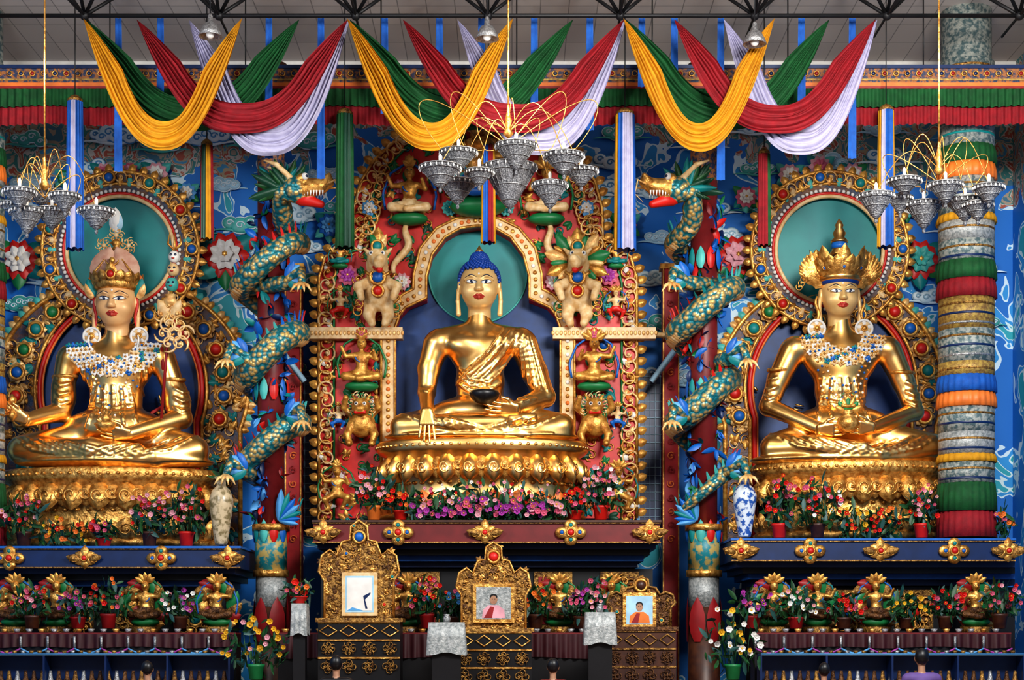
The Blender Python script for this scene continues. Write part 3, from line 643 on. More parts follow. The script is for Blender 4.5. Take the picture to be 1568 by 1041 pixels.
# ---------------------------------------------------------------- statues
def central_buddha():
    root=empty('buddha_statue'); Y=-.3; L=lambda px,py,d=0.: W(px,py,Y+d)
    s=SDF('gold'); 
    s.ell(L(1105,955),(1.15,.75,.42),.15); s.ell(L(1107,880,-.02),(.56,.42,.62),.2); s.ell(L(1108,812,-.03),(.72,.42,.48),.2)
    s.cap(L(1016,788),L(1199,786),.31,.31,.15); s.ell(L(1068,795,-.28),(.3,.16,.2),.15); s.ell(L(1150,795,-.28),(.3,.16,.2),.15)
    s.cap(L(1105,725),L(1105,770),.25,.30,.12); s.cap(L(1100,752),L(1040,775),.15,.2,.12); s.cap(L(1110,752),L(1170,775),.15,.2,.12)
    s.chain([L(1006,796),L(989,850,-.02),L(984,905,-.12)],[.31,.25,.20],.08); s.chain([L(984,905,-.12),L(984,948,-.85)],[.20,.125],.06)
    s.chain([L(1208,795),L(1233,860,.02),L(1255,915,-.12)],[.32,.29,.25],.08); s.chain([L(1255,915,-.12),L(1190,940,-.85)],[.25,.15],.06)
    s.chain([L(1060,968,-.1),L(938,983,-.5)],[.42,.30],.12); s.chain([L(1150,968,-.1),L(1292,983,-.5)],[.42,.30],.12)
    s.chain([L(928,985,-.55),L(1040,978,-.95),L(1160,975,-1.02)],[.28,.23,.17],.08); s.chain([L(1295,985,-.55),L(1200,1000,-.95),L(1080,1005,-1.0)],[.28,.2,.13],.08)
    s.chain([L(1155,968,-1.0),L(1230,960,-.85)],[.13,.09],.05)
    s.ell(L(1110,1008,-.35),(2.2,.85,.14),.1)
    b0=SDF(); b0.p=list(s.p); s._base=b0
    w=lambda a,c_: tuple(W(a,c_,Y-.3)[[0,2]])
    F=[]
    for k in range(5): F.append([w(1165+14*k,757+4*k),w(1130+18*k,810),w(1080+22*k,855+4*k),w(1052+16*k,880+8*k)])
    for k in range(5): F.append([w(1222-6*k,770+6*k),w(1240-9*k,830),w(1262-14*k,900)])
    for k in range(4): F.append([w(1200+12*k,900+8*k),w(1170,925+6*k),w(1140,935+9*k)])
    for k in range(4): F.append([w(930+30*k,960+4*k),w(990+25*k,985),w(1060+20*k,1000)])
    for k in range(4): F.append([w(1290-30*k,962+4*k),w(1230-25*k,990),w(1160-20*k,1003)])
    for k in range(3): F.append([w(1060,850+18*k),w(1085,875+15*k),w(1130,885+12*k)])
    F.append([w(895,1006),w(1000,1012),w(1108,1013),w(1220,1012),w(1325,1006)]); F.append([w(1000,893),w(985,905),w(966,898)]) 
    s.addfolds(F,.024,.05)
    m=MB(); s.into(m,.026)
    hs=SDF('gold'); hand(hs,L(985,948,-.98),(.0,-.25,-1),(1,0,0),(0,1,-.1),1.5,.06)
    hand(hs,L(1190,942,-.95),(-1,-.1,-.08),(0,-.5,1),(0,-.4,1),1.5,.12); hs.into(m,.013)
    c=L(1117,925,-1.05); m.lathe(c,[(.08,-.08),(.2,-.04),(.31,.08),(.34,.17),(.31,.22),(.26,.24),(.24,.22),(.28,.16),(.2,.04),(.01,0)],'black',28)
    m.lathe(c,[(.25,.2),(.19,.24),(.1,.3),(.03,.33)],'gold',20)
    for F_ in ([w(1163,757),w(1125,812),w(1075,862),w(1050,885)],): 
        t=np.linspace(0,1,24); x=np.interp(t,np.linspace(0,1,4),[p[0] for p in F_]); z=np.interp(t,np.linspace(0,1,4),[p[1] for p in F_]); P=s.surf(x,z,off=-.01); m.tube(P,.022,'goldc',6)
    m.build('body',root)
    m=MB(); hc=L(1105,664,-.08); head(m,hc,1.03)
    N=620
    for i in range(N):
        zz=1-2*(i+.5)/N; r=sqrt(1-zz*zz); a=i*2.39996; p=V3(r*cos(a),r*sin(a),zz)
        q=hc+V3(0,.06,.17)+p*V3(.465,.49,.48)
        if q[2]-hc[2]>(.38 if p[1]<-.5 else (.38-.55*(p[1]+.5)/.5 if p[1]<0 else -.2)): m.sph(q,(.042,.042,.042),'hair',7,5)
    for i in range(160):
        zz=1-(i+.5)/160; r=sqrt(1-zz*zz); a=i*2.39996; m.sph(hc+V3(0,.05,.60)+V3(r*cos(a)*.21,r*sin(a)*.21,zz*.22),(.036,.036,.036),'hair',7,5)
    m.sph(hc+V3(0,.05,.60),(.2,.2,.2),'hair',16,10); m.sph(hc+V3(0,.12,.30),(.42,.42,.345),'hair',20,12)
    m.lathe(hc+V3(0,.05,.79),[(.09,0),(.1,.05),(.05,.12),(.0,.2)],'gold',14)
    m.build('head',root)
central_buddha()
def jewelset(m,s,cx,cyp,Y,rw,rows,mats,a0=.12,aspect=.8,size=.1):
    c=W(cx,cyp,Y); r=random.Random(3)
    for k in range(rows):
        R=rw*(.55+.45*k/(rows-1)); n=int(R*pi/(size*1.15))
        A=np.linspace(pi*(1+a0),pi*(2-a0),n); P=s.surf(c[0]+R*np.cos(A),c[2]+R*np.sin(A)*aspect,off=-.03)
        for i,p in enumerate(P):
            if p[1]>Y+.6: continue
            mm=mats[(i+k)%len(mats)] if i%6 else r.choice(('blue','goldp','teal'))
            for q in range(5): m.pf(PETAL,RY(q*2*pi/5+i,size*.68),p,mm)
            m.sph(p+V3(0,-.03,0),(size*.2,size*.2,size*.2),'goldp' if i%3 else 'blue',6,4)
def side_statue(kind,cx,fx,fy,shy,shw,knee,kny,eL,eR):
    root=empty('padmasambhava_statue' if kind=='guru' else 'amitayus_statue'); Y=-.3; L=lambda px,py,d=0.: W(px,py,Y+d)
    s=SDF('gold'); kl,kr=knee; sl=cx-shw; sr=cx+shw
    s.ell(L(cx,kny-45),(1.2,.75,.5),.15); s.ell(L(cx,shy+95,-.02),(.60,.43,.7),.2); s.ell(L(cx,shy+35,-.03),(.82,.44,.5),.2)
    s.cap(L(sl+28,shy+5),L(sr-28,shy+5),.30,.30,.15); s.cap(L(fx,shy-55),L(cx,shy),.25,.32,.12); s.cap(L(fx,shy-35),L(cx-65,shy-8),.15,.2,.12); s.cap(L(fx,shy-35),L(cx+65,shy-8),.15,.2,.12)
    s.chain([L(sl+20,shy+12),L((sl+20+eL[0])/2-4,(shy+12+eL[1])/2),L(eL[0],eL[1],-.15)],[.30,.25,.21],.08)
    s.chain([L(sr-20,shy+12),L((sr-20+eR[0])/2+4,(shy+12+eR[1])/2),L(eR[0],eR[1],-.15)],[.30,.25,.21],.08)
    hs=SDF('gold')
    if kind=='guru':
        s.chain([L(eL[0],eL[1],-.15),L(62,968,-.9)],[.23,.15],.06); hand(hs,L(58,966,-.98),(-.8,-.35,.4),(0,-.3,1),(.4,-1,.3),1.5,.35)
        s.chain([L(eR[0],eR[1],-.15),L(300,1000,-.95)],[.24,.16],.06); hand(hs,L(296,1000,-1.02),(-1,-.1,.05),(0,-.5,1),(0,-.4,1),1.5,.15)
        s.ell(L(eL[0]+8,eL[1]-35,-.05),(.27,.27,.4),.1); s.ell(L(eR[0]-10,eR[1]-35,-.05),(.30,.28,.42),.1)
    else:
        s.chain([L(eL[0],eL[1],-.15),L(1895,990,-.95)],[.21,.14],.06); s.chain([L(eR[0],eR[1],-.15),L(2000,990,-.95)],[.21,.14],.06)
        hand(hs,L(1890,990,-1.0),(1,-.15,-.05),(0,-.4,1),(0,-.3,1),1.4,.15); hand(hs,L(2010,985,-1.05),(-1,-.15,-.05),(0,-.4,1),(0,-.3,1),1.4,.15)
    s.chain([L(cx-50,kny-22,-.1),L(kl+38,kny,-.5)],[.45,.32],.12); s.chain([L(cx+50,kny-22,-.1),L(kr-38,kny,-.5)],[.45,.32],.12)
    s.chain([L(kl+30,kny+5,-.55),L(cx-60,kny,-.98),L(cx+50,kny+5,-1.05)],[.30,.25,.17],.08); s.chain([L(kr-30,kny+5,-.55),L(cx+90,kny+20,-.98),L(cx-30,kny+28,-1.0)],[.30,.22,.14],.08)
    s.ell(L(cx,kny+32,-.35),(abs(kr-kl)*.0048,.9,.18),.1)
    b0=SDF(); b0.p=list(s.p); s._base=b0; w=lambda a,c_: tuple(W(a,c_,Y-.3)[[0,2]]); F=[]
    for k in range(6): F.append([w(kl+20+34*k,kny-26+5*k),w(kl+75+30*k,kny+8),w(kl+150+22*k,kny+24)]); F.append([w(kr-20-34*k,kny-26+5*k),w(kr-75-30*k,kny+8),w(kr-150-22*k,kny+26)])
    for k in range(5): F.append([w(cx-40+18*k,shy+75),w(cx-46+22*k,shy+130),w(cx-60+30*k,shy+175)])
    for k in range(3):
        for e,sx in ((eL,sl),(eR,sr)): F.append([w(e[0]-18+(sx<cx)*8,e[1]-70+22*k),w(e[0],e[1]-60+22*k),w(e[0]+20,e[1]-68+22*k)])
    F.append([w(cx-75,shy+110),w(cx,shy+125),w(cx+75,shy+110)]); F.append([w(cx-80,shy+120),w(cx,shy+137),w(cx+80,shy+120)])
    if kind=='guru':
        for sg in(-1,1):
            for k in range(3): F.append([w(cx+sg*(60+12*k),shy+10),w(cx+sg*(50+14*k),shy+70),w(cx+sg*(70+14*k),shy+140)])
    s.addfolds(F,.026,.05); m=MB(); s.into(m,.028); hs.into(m,.014)
    jewelset(m,b0,cx,shy-22,Y,.92 if kind!='guru' else 1.02,6,('white','white','cream') if kind=='guru' else ('cream','goldq','white'),.03,.72,.135)
    for e,sx in ((eL,sl+20),(eR,sr-20)):
        px=(sx+e[0])/2; pz=(shy+e[1])/2-15; P=[L(px+27*cos(a),pz+8*sin(a)*.3,.27*sin(a)) for a in np.linspace(0,2*pi,24,endpoint=False)]; m.tube(P,.045,'goldc',6,True)
    for k in range(3):
        A=np.linspace(0,pi,22); c=L(cx,shy+20); R=.55+.1*k; P=b0.surf(c[0]+R*np.cos(A)*.8,c[2]-np.sin(A)*(.75+.28*k),off=-.02)
        for i,p in enumerate(P): m.sph(p,(.03,.03,.03),('goldp','white','goldp','blue')[i%4],6,4)
    m.build('body',root)
    m=MB(); hc=L(fx,fy,-.08); head(m,hc,1.06 if kind=='guru' else .98,'goldskin' if kind=='guru' else 'goldface')
    for sg in(-1,1):
        p=hc+V3(sg*.54,-.08,-.74)
        for q in range(10): m.pf(PETAL,RY(q*2*pi/10,.19),p,('white','cream')[q%2])
        m.tube([p+V3(.19*cos(a),0,.19*sin(a)) for a in np.linspace(0,2*pi,20,endpoint=False)],.03,'white',6,True); jewel(m,p+V3(0,-.05,0),.13,'goldp')
    if kind=='guru':
        m.lathe(hc+V3(0,.05,.34),[(.46,-.04),(.51,.0),(.53,.10),(.51,.15),(.47,.17)],'goldc',36,1,1)
        m.lathe(hc+V3(0,.05,.48),[(.48,0),(.50,.10),(.47,.24),(.39,.42),(.28,.58),(.16,.71),(.05,.80)],'hat',32,1,1)
        for i in range(9):
            a=pi+pi*(i+.0)/8; nrm=V3(cos(a),sin(a),0); tg=V3(-sin(a),cos(a),0); hgt=(.42 if i==4 else .26)
            m.pf(LEAF,basis(tg*.5,-nrm*.35,V3(0,0,1)*hgt+nrm*.03),hc+V3(0,.05,.44)+nrm*.52,'goldc'); m.pf(SCROLL,basis(tg*.14,-nrm*.2,V3(0,0,.14)),hc+V3(0,.05,.56)+nrm*.55,'goldp')
        for sg in(-1,1):
            m.pf(LEAF,RY(-sg*.12,.52)@np.diag([1,1.2,1]),hc+V3(sg*.48,.0,.18),'orange'); m.pf(LEAF,RY(-sg*.28,.44),hc+V3(sg*.50,-.06,.15),'teal'); m.pf(LEAF,RY(sg*.36,.9)@np.diag([1.3,1,1]),hc+V3(sg*.38,-.12,.42),'hat'); m.tube([hc+V3(sg*(.46-.38*t),-.32+.06*t,.62+.50*t) for t in np.linspace(0,1,8)],.022,'goldp',5)
            m.pf(LEAF,RY(-sg*.45,.36),hc+V3(sg*.52,-.08,.12),'goldq')
            m.tube([hc+V3(sg*(.47+.03*sin(t*8)),-.05,.2-.9*t) for t in np.linspace(0,1,10)],[.02,.04,.03,.02],'red',5,flat=.4)
            m.tube([hc+V3(sg*(.55+.02*sin(t*8)),-.25,-.75-.55*t) for t in np.linspace(0,1,10)],.022,'white',5)
        jewel(m,hc+V3(0,-.56,.58),.2,'red'); m.sph(hc+V3(0,-.40,.92),(.07,.05,.07),'goldp'); m.tube([hc+V3(.15*cos(a),-.40,.93+.12*sin(a)) for a in np.linspace(pi,2*pi,12)],[.01,.035,.01],'goldp',6)
        t=hc+V3(0,.0,1.20); m.lathe(t,[(.06,0),(.12,.06),(.06,.12),(.14,.20),(.05,.28)],'goldc',16)
        for dx,dz in ((-.28,.14),(.28,.14),(0,.38)):
            cc=t+V3(dx,-.02,dz)
            m.tube([t,t+V3(dx*.6,0,dz*.3),cc-V3(0,0,.1)],.022,'goldp',6)
            for q in range(6): m.pf(SCROLL,RY(q*pi/3,.16),cc+V3(.11*cos(q*pi/3),0,.11*sin(q*pi/3)),'goldq')
            m.sph(cc,(.06,.05,.06),'cream')
        m.pf(LEAF,RY(.0,.55),t+V3(0,0,.45),'white'); m.pf(LEAF,RY(.25,.4),t+V3(0,0,.45),'white'); m.pf(LEAF,RY(-.25,.4),t+V3(0,0,.45),'paleblue')
    else:
        m.lathe(hc+V3(0,.05,.31),[(.425,-.06),(.455,0),(.47,.06)],'hair',36); m.sph(hc+V3(0,.16,.12),(.43,.42,.42),'hair',20,12)
        m.lathe(hc+V3(0,.05,.35),[(.46,-.03),(.51,0),(.52,.06),(.50,.12),(.45,.14)],'gold',36)
        for i in range(13):
            a=pi+pi*i/12; nrm=V3(cos(a),sin(a),0); tg=V3(-sin(a),cos(a),0); hgt=.66 if i%3==0 else .42
            m.pf(LEAF,basis(tg*.62,-nrm*.4,V3(0,0,1)*hgt+nrm*.12),hc+V3(0,.05,.42)+nrm*.5,'goldc')
            jewel(m,hc+V3(0,.05,.58)+nrm*.57,.11,('blue','red','teal')[i%3]); m.pf(SCROLL,basis(tg*.2,-nrm*.2,V3(0,0,.2)),hc+V3(0,.05,.76 if i%3==0 else .66)+nrm*.58,'goldp')
        for sg in(-1,1):
            for i in range(8):
                a=-sg*(.12+i*.15); m.pf(LEAF,RY(a,.88-.05*i),hc+V3(sg*.46,-.02,.18+.02*i),'goldc'); m.pf(SCROLL,RY(a*2,.15),hc+V3(sg*(.58+.05*i),-.08,.76-.08*i),'goldp')
            m.tube([hc+V3(sg*(.52+.04*sin(t*8)),-.05,-.0-.7*t) for t in np.linspace(0,1,10)],[.02,.05,.03],'goldp',5)
        m.lathe(hc+V3(0,.1,.5),[(.4,0),(.36,.2),(.26,.34),(.18,.42)],'hair',24); t=hc+V3(0,.05,.90)
        m.lathe(t,[(.2,0),(.24,.08),(.16,.18),(.17,.2)],'gold',20); m.lathe(t,[(.17,.2),(.19,.26),(.17,.34)],'blue',20); m.lathe(t,[(.2,.34),(.2,.38),(.12,.46),(.15,.56),(.08,.68),(.1,.74),(.02,.88)],'gold',20)
    m.build('head',root)
    if kind=='guru':
        m=MB(); a=L(372,965,-.75); bt=L(402,585,-.35); D=bt-a; m.tube([a,bt],.035,'dred',8)
        q=lambda t,dx=0,dy=0,dz=0: a+D*t+V3(dx,dy,dz)
        m.tube([q(.5),q(.8)],.04,'goldp',8)
        for t,r,mm in ((.98,.13,'white'),(.90,.14,'cream'),(.81,.15,'lteal')): 
            m.sph(q(t),(r,r,r*1.1),mm,12,8)
            for sx in(-.05,.05): m.sph(q(t,sx,-r*.93,.03),(.03,.02,.03),'eyeb',6,4)
            m.sph(q(t,0,-r,-.05),(.04,.02,.02),'lip',6,4)
        for sg in(-1,0,1): m.tube([q(1.02),q(1.02,sg*.15,0,.15),q(1.02,sg*.11,0,.42)],[.03,.03,.005],'goldp',6)
        m.lathe(q(.7),[(.03,-.15),(.15,-.05),(.18,.04),(.1,.12),(.13,.18)],'goldq',18)
        for k in range(4): m.pf(SCROLL,RY(k*pi/2,.34),q(.63,.16*cos(k*pi/2),-.05,.16*sin(k*pi/2)),'goldq')
        m.pf(LEAF,RY(.5,.5),q(.6),'cream'); m.pf(LEAF,RY(-.6,.5),q(.6),'cream')
        cc=L(402,770,-.95)
        for k in range(6): m.pf(SCROLL,RY(k*pi/3,.36,1),cc+V3(.24*cos(k*pi/3),0,.24*sin(k*pi/3)),('cream','goldq')[k%2])
        m.tube([cc+V3(.14*cos(t),0,.14*sin(t)) for t in np.linspace(0,2*pi,18,endpoint=False)],.035,'cream',6,True)
        m.tube([cc+V3(-.25,.2,-.1),cc],.025,'goldp',6); m.build('trident_staff',root)
        m=MB(); c=L(245,985,-1.1); m.lathe(c,[(.1,-.1),(.22,-.02),(.26,.08),(.22,.1),(.1,.12),(.12,.2),(.05,.3),(.02,.4)],'goldc',20)
        v=L(28,940,-1.15); m.lathe(v,[(.02,-.3),(.1,-.2),(.1,-.12),(.03,-.04),(.03,.04),(.1,.12),(.1,.2),(.02,.3)],'goldc',12)
        m.build('skull_cup_and_vajra',root)
        m=MB(); P=b0.surf(*zip(*[w(x,z_) for x,z_ in ((372,800),(376,850),(366,900),(345,950))]),off=-.03); m.tube(P,.04,'dred',6,flat=.5)
        m.build('sash',root)
    else:
        m=MB(); c=L(1955,985,-1.15); m.lathe(c,[(.12,-.12),(.2,-.05),(.25,.08),(.22,.2),(.1,.28),(.14,.34),(.12,.38)],'goldc',22)
        for q in range(7): m.pf(LEAF,RY((q-3)*.4,.32),c+V3(0,0,.34),('goldp','green')[q%2])
        figurine(m,c+V3(0,0,.36),.38,'goldp','goldp',1,1,.012); m.build('nectar_vase',root)
side_statue('guru',268,268,702,818,128,(18,482),1035,(140,950),(420,965))
side_statue('amit',1938,1936,684,800,132,(1752,2180),1030,(1772,938),(2108,950))
# ---------------------------------------------------------------- dragon columns
def leafcl(b,c,s,cols,n=6,r=rng):
    k=r.choice(cols)
    for i in range(n): b.pf(LEAF,rrot(r)*s*r.uniform(.6,1.1),c,k if i%3 else r.choice(cols))
def dragcol(px,sg,seed):
    r=random.Random(seed); yc=-1.3; x0=W(px,0,yc)[0]; zt=lambda p: W(0,p,yc)[2]; root=empty('dragon_column')
    b=MB(); b.lathe((x0,yc,FLOOR),[(.5,0),(.5,.3),(.42,.4),(.36,.5),(.36,zt(1400)-FLOOR)],'brown',24)
    def seg(p0,p1,rad,m,n=8): b.lathe((x0,yc,zt(p1)),[(rad,0),(rad,zt(p0)-zt(p1))],m,24)
    seg(1330,1400,.34,'silvercloth'); seg(1315,1330,.40,'goldc'); seg(1225,1315,.36,'paintcol'); seg(1210,1225,.42,'goldc'); seg(420,1210,.30,'maroon'); seg(300,420,.3,'brocade'); seg(285,300,.4,'goldc'); seg(150,285,.36,'brown')
    for p in (1225,600,900): 
        for i in range(10): a=2*pi*i/10; b.pf(PETAL,basis(V3(-sin(a),cos(a),0)*.26,-V3(cos(a),sin(a),0)*.3,V3(0,0,1)*.5),(x0+.37*cos(a),yc+.37*sin(a),zt(p)-.25),('red','blue','teal','lteal')[i%4])
    for i in range(6): a=2*pi*i/6; b.pf(PETAL,basis(V3(-sin(a),cos(a),0)*.5,-V3(cos(a),sin(a),0)*.2,V3(0,0,1)*1.0),(x0+.37*cos(a),yc+.37*sin(a),zt(1480)),'dred')
    b.lathe((x0,yc,zt(285)),[(.36,0),(.5,.2),(.55,.4),(.9,.5),(.9,.6)],'goldc',24)
    cl=('blue','blue','blue','teal','dblue','lblue','red','blue','green','dred','dblue')
    for i in range(52):
        p=1200-i*14.5; a=r.uniform(pi*.9,2.1*pi); leafcl(b,(x0+.34*cos(a),yc+.30*sin(a),zt(p)),r.uniform(.24,.36),cl,5,r)
    b.build('painted_column',root)
    b=MB(); N=170; P=[];T=np.linspace(0,1,N)
    for t in T:
        a=t*2*pi*3.1+ (0 if sg>0 else pi); R=.62+.06*sin(t*9)
        P.append((x0+R*cos(a),yc-.0+R*sin(a)*.95,zt(1185-(1185-540)*t+14*sin(a*2))))
    e=P[-1]; tp=[ (x0+sg*.10,yc-.95,zt(505)),(x0+sg*.35,yc-1.1,zt(470)),(x0+sg*.70,yc-1.1,zt(475))]
    P=np.array(P+[tuple(np.array(e)*(1-u)+np.array(tp[0])*u) for u in (.33,.66)]+tp)
    k=np.ones(5)/5; Q=P.copy()
    for i in range(3): Q[2:-2,i]=np.convolve(P[:,i],k,'valid')
    P=Q; RD_=[.04,.18,.26,.29,.30,.30,.29,.27,.25,.22]
    b.tube(P,RD_,'scales',18)
    for i in range(4,len(P)-4):
        rr=np.interp(i/len(P),np.linspace(0,1,len(RD_)),RD_)
        o=P[i]-V3(x0,yc,P[i][2]); o=unit(o); tn=unit(P[i+1]-P[i-1])
        if i%2==0: b.pf(SLEAF,basis(np.cross(tn,o)*.5,tn*.3,unit(o*.3+V3(0,0,1))*.30),P[i]+unit(o*.35+V3(0,0,.9))*rr*.85,('teal','lteal','blue','red')[i//10%4])
        # belly plates along the lower side
        w_=unit(o*.55-V3(0,0,.85)); b.pf(PETAL,basis(np.cross(tn,w_)*rr*1.1,-w_*.12,tn*.16),P[i]+w_*rr*.97,'goldq' if i%2 else 'cream')
    for t,sx in ((.12,-1),(.34,1),(.55,-1),(.8,1)):
        i=int(t*N); p=P[i]; p0=V3(x0+sx*sg*.45,yc-.6,p[2]); k1=p0+V3(sx*sg*.32,-.2,.2); k2=k1+V3(sx*sg*.05,-.25,-.3)
        b.tube([p,p0,k1,k2],[.18,.17,.12,.08],'scales',10)
        for q in range(4): d=V3((q-1.5)*.14,-.16,-.12); b.tube([k2,k2+d*.7,k2+d*1.1+V3(0,0,-.1)],[.045,.04,.008],'goldq',6)
        for q in range(6): b.pf(LEAF,RY(-sx*sg*(.4+q*.35),.42),p0+V3(0,-.12,.05),('blue','lblue','teal')[q%3])
    for i in range(7): b.pf(LEAF,RY(-sg*(.1+.28*i),.70-.04*i)@np.diag([.5,1,1]),W(px+sg*18,1200,yc-.35),('lblue','teal','blue')[i%3])
    hd=SDF('goldc'); c=P[-1]; G=1.3; q=lambda x,y,z: c+V3(x*sg,y,z)*G
    hd.ell(q(.0,0,.05),V3(.25,.22,.22)*G,.08,'scales'); hd.chain([q(.15,-.02,.06),q(.42,-.05,.10),q(.54,-.05,.16)],[.18*G,.12*G,.10*G],.06); hd.chain([q(.1,0,-.1),q(.42,-.03,-.20)],[.12*G,.06*G],.05,'red')
    for z_ in(-.12,.12): hd.ell(q(.12,z_*1.2,.2),V3(.09,.07,.08)*G,.04); hd.cap(q(.50,z_*.5-.05,.2),q(.56,z_*.5-.05,.26),.05*G,.04*G,.03)
    for z_ in(-.1,.1): hd.chain([q(-.08,z_,.22),q(-.3,z_*1.6,.42),q(-.5,z_*2,.48)],[.05*G,.04*G,.015*G],.03,'cream')
    hd.into(b,.025)
    for z_ in(-.15,.1): b.sph(q(.17,z_*1.25,.22),(.08,.06,.08),'white',8,5); b.sph(q(.2,z_*1.35,.22),(.04,.04,.04),'eyeb',6,4)
    for i in range(7):
        for z_ in(-.12,.06): b.tube([q(.16+.05*i,z_-.03,.0),q(.16+.05*i,z_-.03,-.09)],[.025,.004],'white',5)
    for i in range(34): a=r.uniform(-1.0,2.2); b.pf(LEAF,RY(sg*a,r.uniform(.4,.75))@np.diag([.45,1,1]),q(-.15+r.uniform(-.12,.06),r.uniform(-.1,.15),.05),('dgreen','dgreen','leaf','teal')[i%4])
    for z_ in(-.12,.12): b.tube([q(.52,z_,.1),q(.68,z_*2,.15),q(.73,z_*2.5,-.1),q(.6,z_*3,-.25)],[.025,.02,.015,.005],'goldq',6)
    b.build('dragon',root)
dragcol(625,1,21); dragcol(1623,-1,22)
for sg in(1,-1):
    cx=CX+sg*404; b=MB(); y=1.2
    b.pbx(cx-38,cx+38,860,1215,y,y+.28,'dblue'); 
    for i in range(6): b.pbx(cx-32+i*12,cx-31+i*12,865,1210,y-.03,y,'paleblue')
    for i in range(18): b.pbx(cx-34,cx+34,868+i*19,869+i*19,y-.03,y,'paleblue')
    b.pbx(cx-38,cx-32,860,1215,y-.08,y,'lblue'); b.pbx(cx+32,cx+38,860,1215,y-.08,y,'lblue'); 
    b.build('window_%d'%(1 if sg<0 else 2))
    b=MB(); x=1547 if sg>0 else 676; X0=W(x-19,0,.75)[0]; X1=W(x+19,0,.75)[0]; ZT=W(0,620,.75)[2]
    b.bx(X0,X1,.75,1.1,FLOOR,ZT,'ironred'); b.bx(X0,X0+.03,.72,.75,FLOOR,ZT,'goldp'); b.bx(X1-.03,X1,.72,.75,FLOOR,ZT,'goldp'); b.bx(X0-.06,X1+.06,.7,1.12,ZT,ZT+.12,'goldp')
    for i in range(20): b.pf(SCROLL,RY(i,.16),W(x,635+i*32,.70),('dred','orange')[i%2])
    b.build('painted_pilaster')
    b=MB(); a=W(CX+sg*400,880,.45); c=W(CX+sg*478,775,.45); b.tube([a,c],.07,'paleblue',4); c2=W(CX+sg*400,772,.45); b.tube([c2,W(CX+sg*478,772,.45)],.07,'cream',4); b.build('support_bracket')
# ---------------------------------------------------------------- altar shelves
def ornament(b,c,s,kind=0):
    c=np.asarray(c,float)
    if kind==0:
        for k in range(4): a=k*pi/2; cc=c+V3(.42*s*cos(a),0,.34*s*sin(a)); b.sph(cc,(.32*s,.06,.28*s),'goldc',12,6); jewel(b,cc+V3(0,-.05,0),.24*s,('blue','teal')[k%2])
        b.sph(c,(.42*s,.07,.4*s),'goldc',14,6); jewel(b,c+V3(0,-.07,0),.38*s,'red')
    else:
        for k in range(6): a=k*pi/3; b.pf(PETAL,RY(a,.55*s),c,'goldc')
        for sg in(-1,1): b.pf(SCROLL,RY(.5,.45*s,sg),c+V3(sg*.5*s,-.03,-.05*s),'goldp'); b.pf(LEAF,RY(-sg*1.3,.7*s),c+V3(sg*.2*s,-.02,-.1*s),'goldd')
        jewel(b,c+V3(0,-.06,0),.3*s,'red'); b.pf(PETAL,RY(0,.5*s),c+V3(0,0,.15*s),'goldp')
def shelf(name,p0,p1,py0,py1,yf,yb,face,orn):
    b=MB(); b.pbx(p0,p1,py0,py1,yf,yb,face); b.pbx(p0-3,p1+3,py0-5,py0,yf-.06,yb,'blue' if face=='dblue' else 'brown')
    b.pbx(p0-2,p1+2,py0,py0+3,yf-.04,yf,'goldd'); b.pbx(p0-2,p1+2,py1-3,py1,yf-.04,yf,'goldd')
    for k in range(4): b.pbx(p0+(10+14*k if p0>50 else 0),p1-(10+14*k if p1<2300 else 0),py1+k*14,py1+14+k*14,yf+.25+.25*k,yb,('dblue','black','blue','dblue')[k])
    for px,kd in orn: ornament(b,W(px,(py0+py1)/2,yf-.06),.42*(py1-py0)/44,kd)
    b.build(name)
shelf('altar_shelf',722,1522,1204,1252,-2.6,.5,'maroon',((745,1),(918,0),(1118,1),(1316,0),(1498,1)))
shelf('altar_shelf',-40,552,1264,1310,-2.6,.5,'dblue',((22,0),(195,1),(372,0),(525,1)))
shelf('altar_shelf',1688,2340,1246,1294,-2.6,.5,'dblue',((1708,1),(1868,0),(2030,1),(2200,0),(2325,1)))
for n_,p0,p1,pt in (('altar_cabinet',740,1505,1312),('altar_cabinet',-40,520,1370),('altar_cabinet',1720,2340,1354)):
    b=MB(); a=W(p0,pt,-1.4);c=W(p1,pt,-1.4); b.bx(a[0],c[0],-1.4,.4,FLOOR,a[2],'black')
    n=int((p1-p0)/130); top=pt+6
    for i in range(n):
        x=p0+(i+.5)*(p1-p0)/n
        b.pbx(x-44,x+44,top,1450,-1.48,-1.4,'goldd')
        b.pbx(x-34,x+34,top+12,1440,-1.5,-1.48,'dred' if i%2 else 'bronze')
        jewel(b,W(x,top+50,-1.55),.32,('teal','blue','red')[i%3])
        for k in range(10): aa=2*pi*k/10; b.pf(SCROLL,RY(aa,.26),W(x,top+50,-1.54)+V3(.3*cos(aa),0,.3*sin(aa)),'goldp')
    b.build(n_)
rf=random.Random(9)
for px,yy in ((35,-2.5),(130,-2.5),(335,-2.5),(500,-2.5),(940,-2.5),(1290,-2.5),(1410,-2.5),(1785,-2.5),(1885,-2.5),(2020,-2.5),(2250,-2.5)):
    b=MB(); c=W(px,1440,yy); b.lathe((c[0],c[1],c[2]-.3),[(.35,0),(.3,.15),(.34,.25)],'goldd',16); figurine(b,c+V3(0,0,-.05),.9,'goldc','bronze',1,1,.022)
    for k in range(14): a=2*pi*k/14; b.pf(LEAF,RY(a,.48),c+V3(.26*cos(a),.12,.45+.36*sin(a)),('goldd','green','goldc','dred')[k%4])
    b.build('gilded_deity_figure')
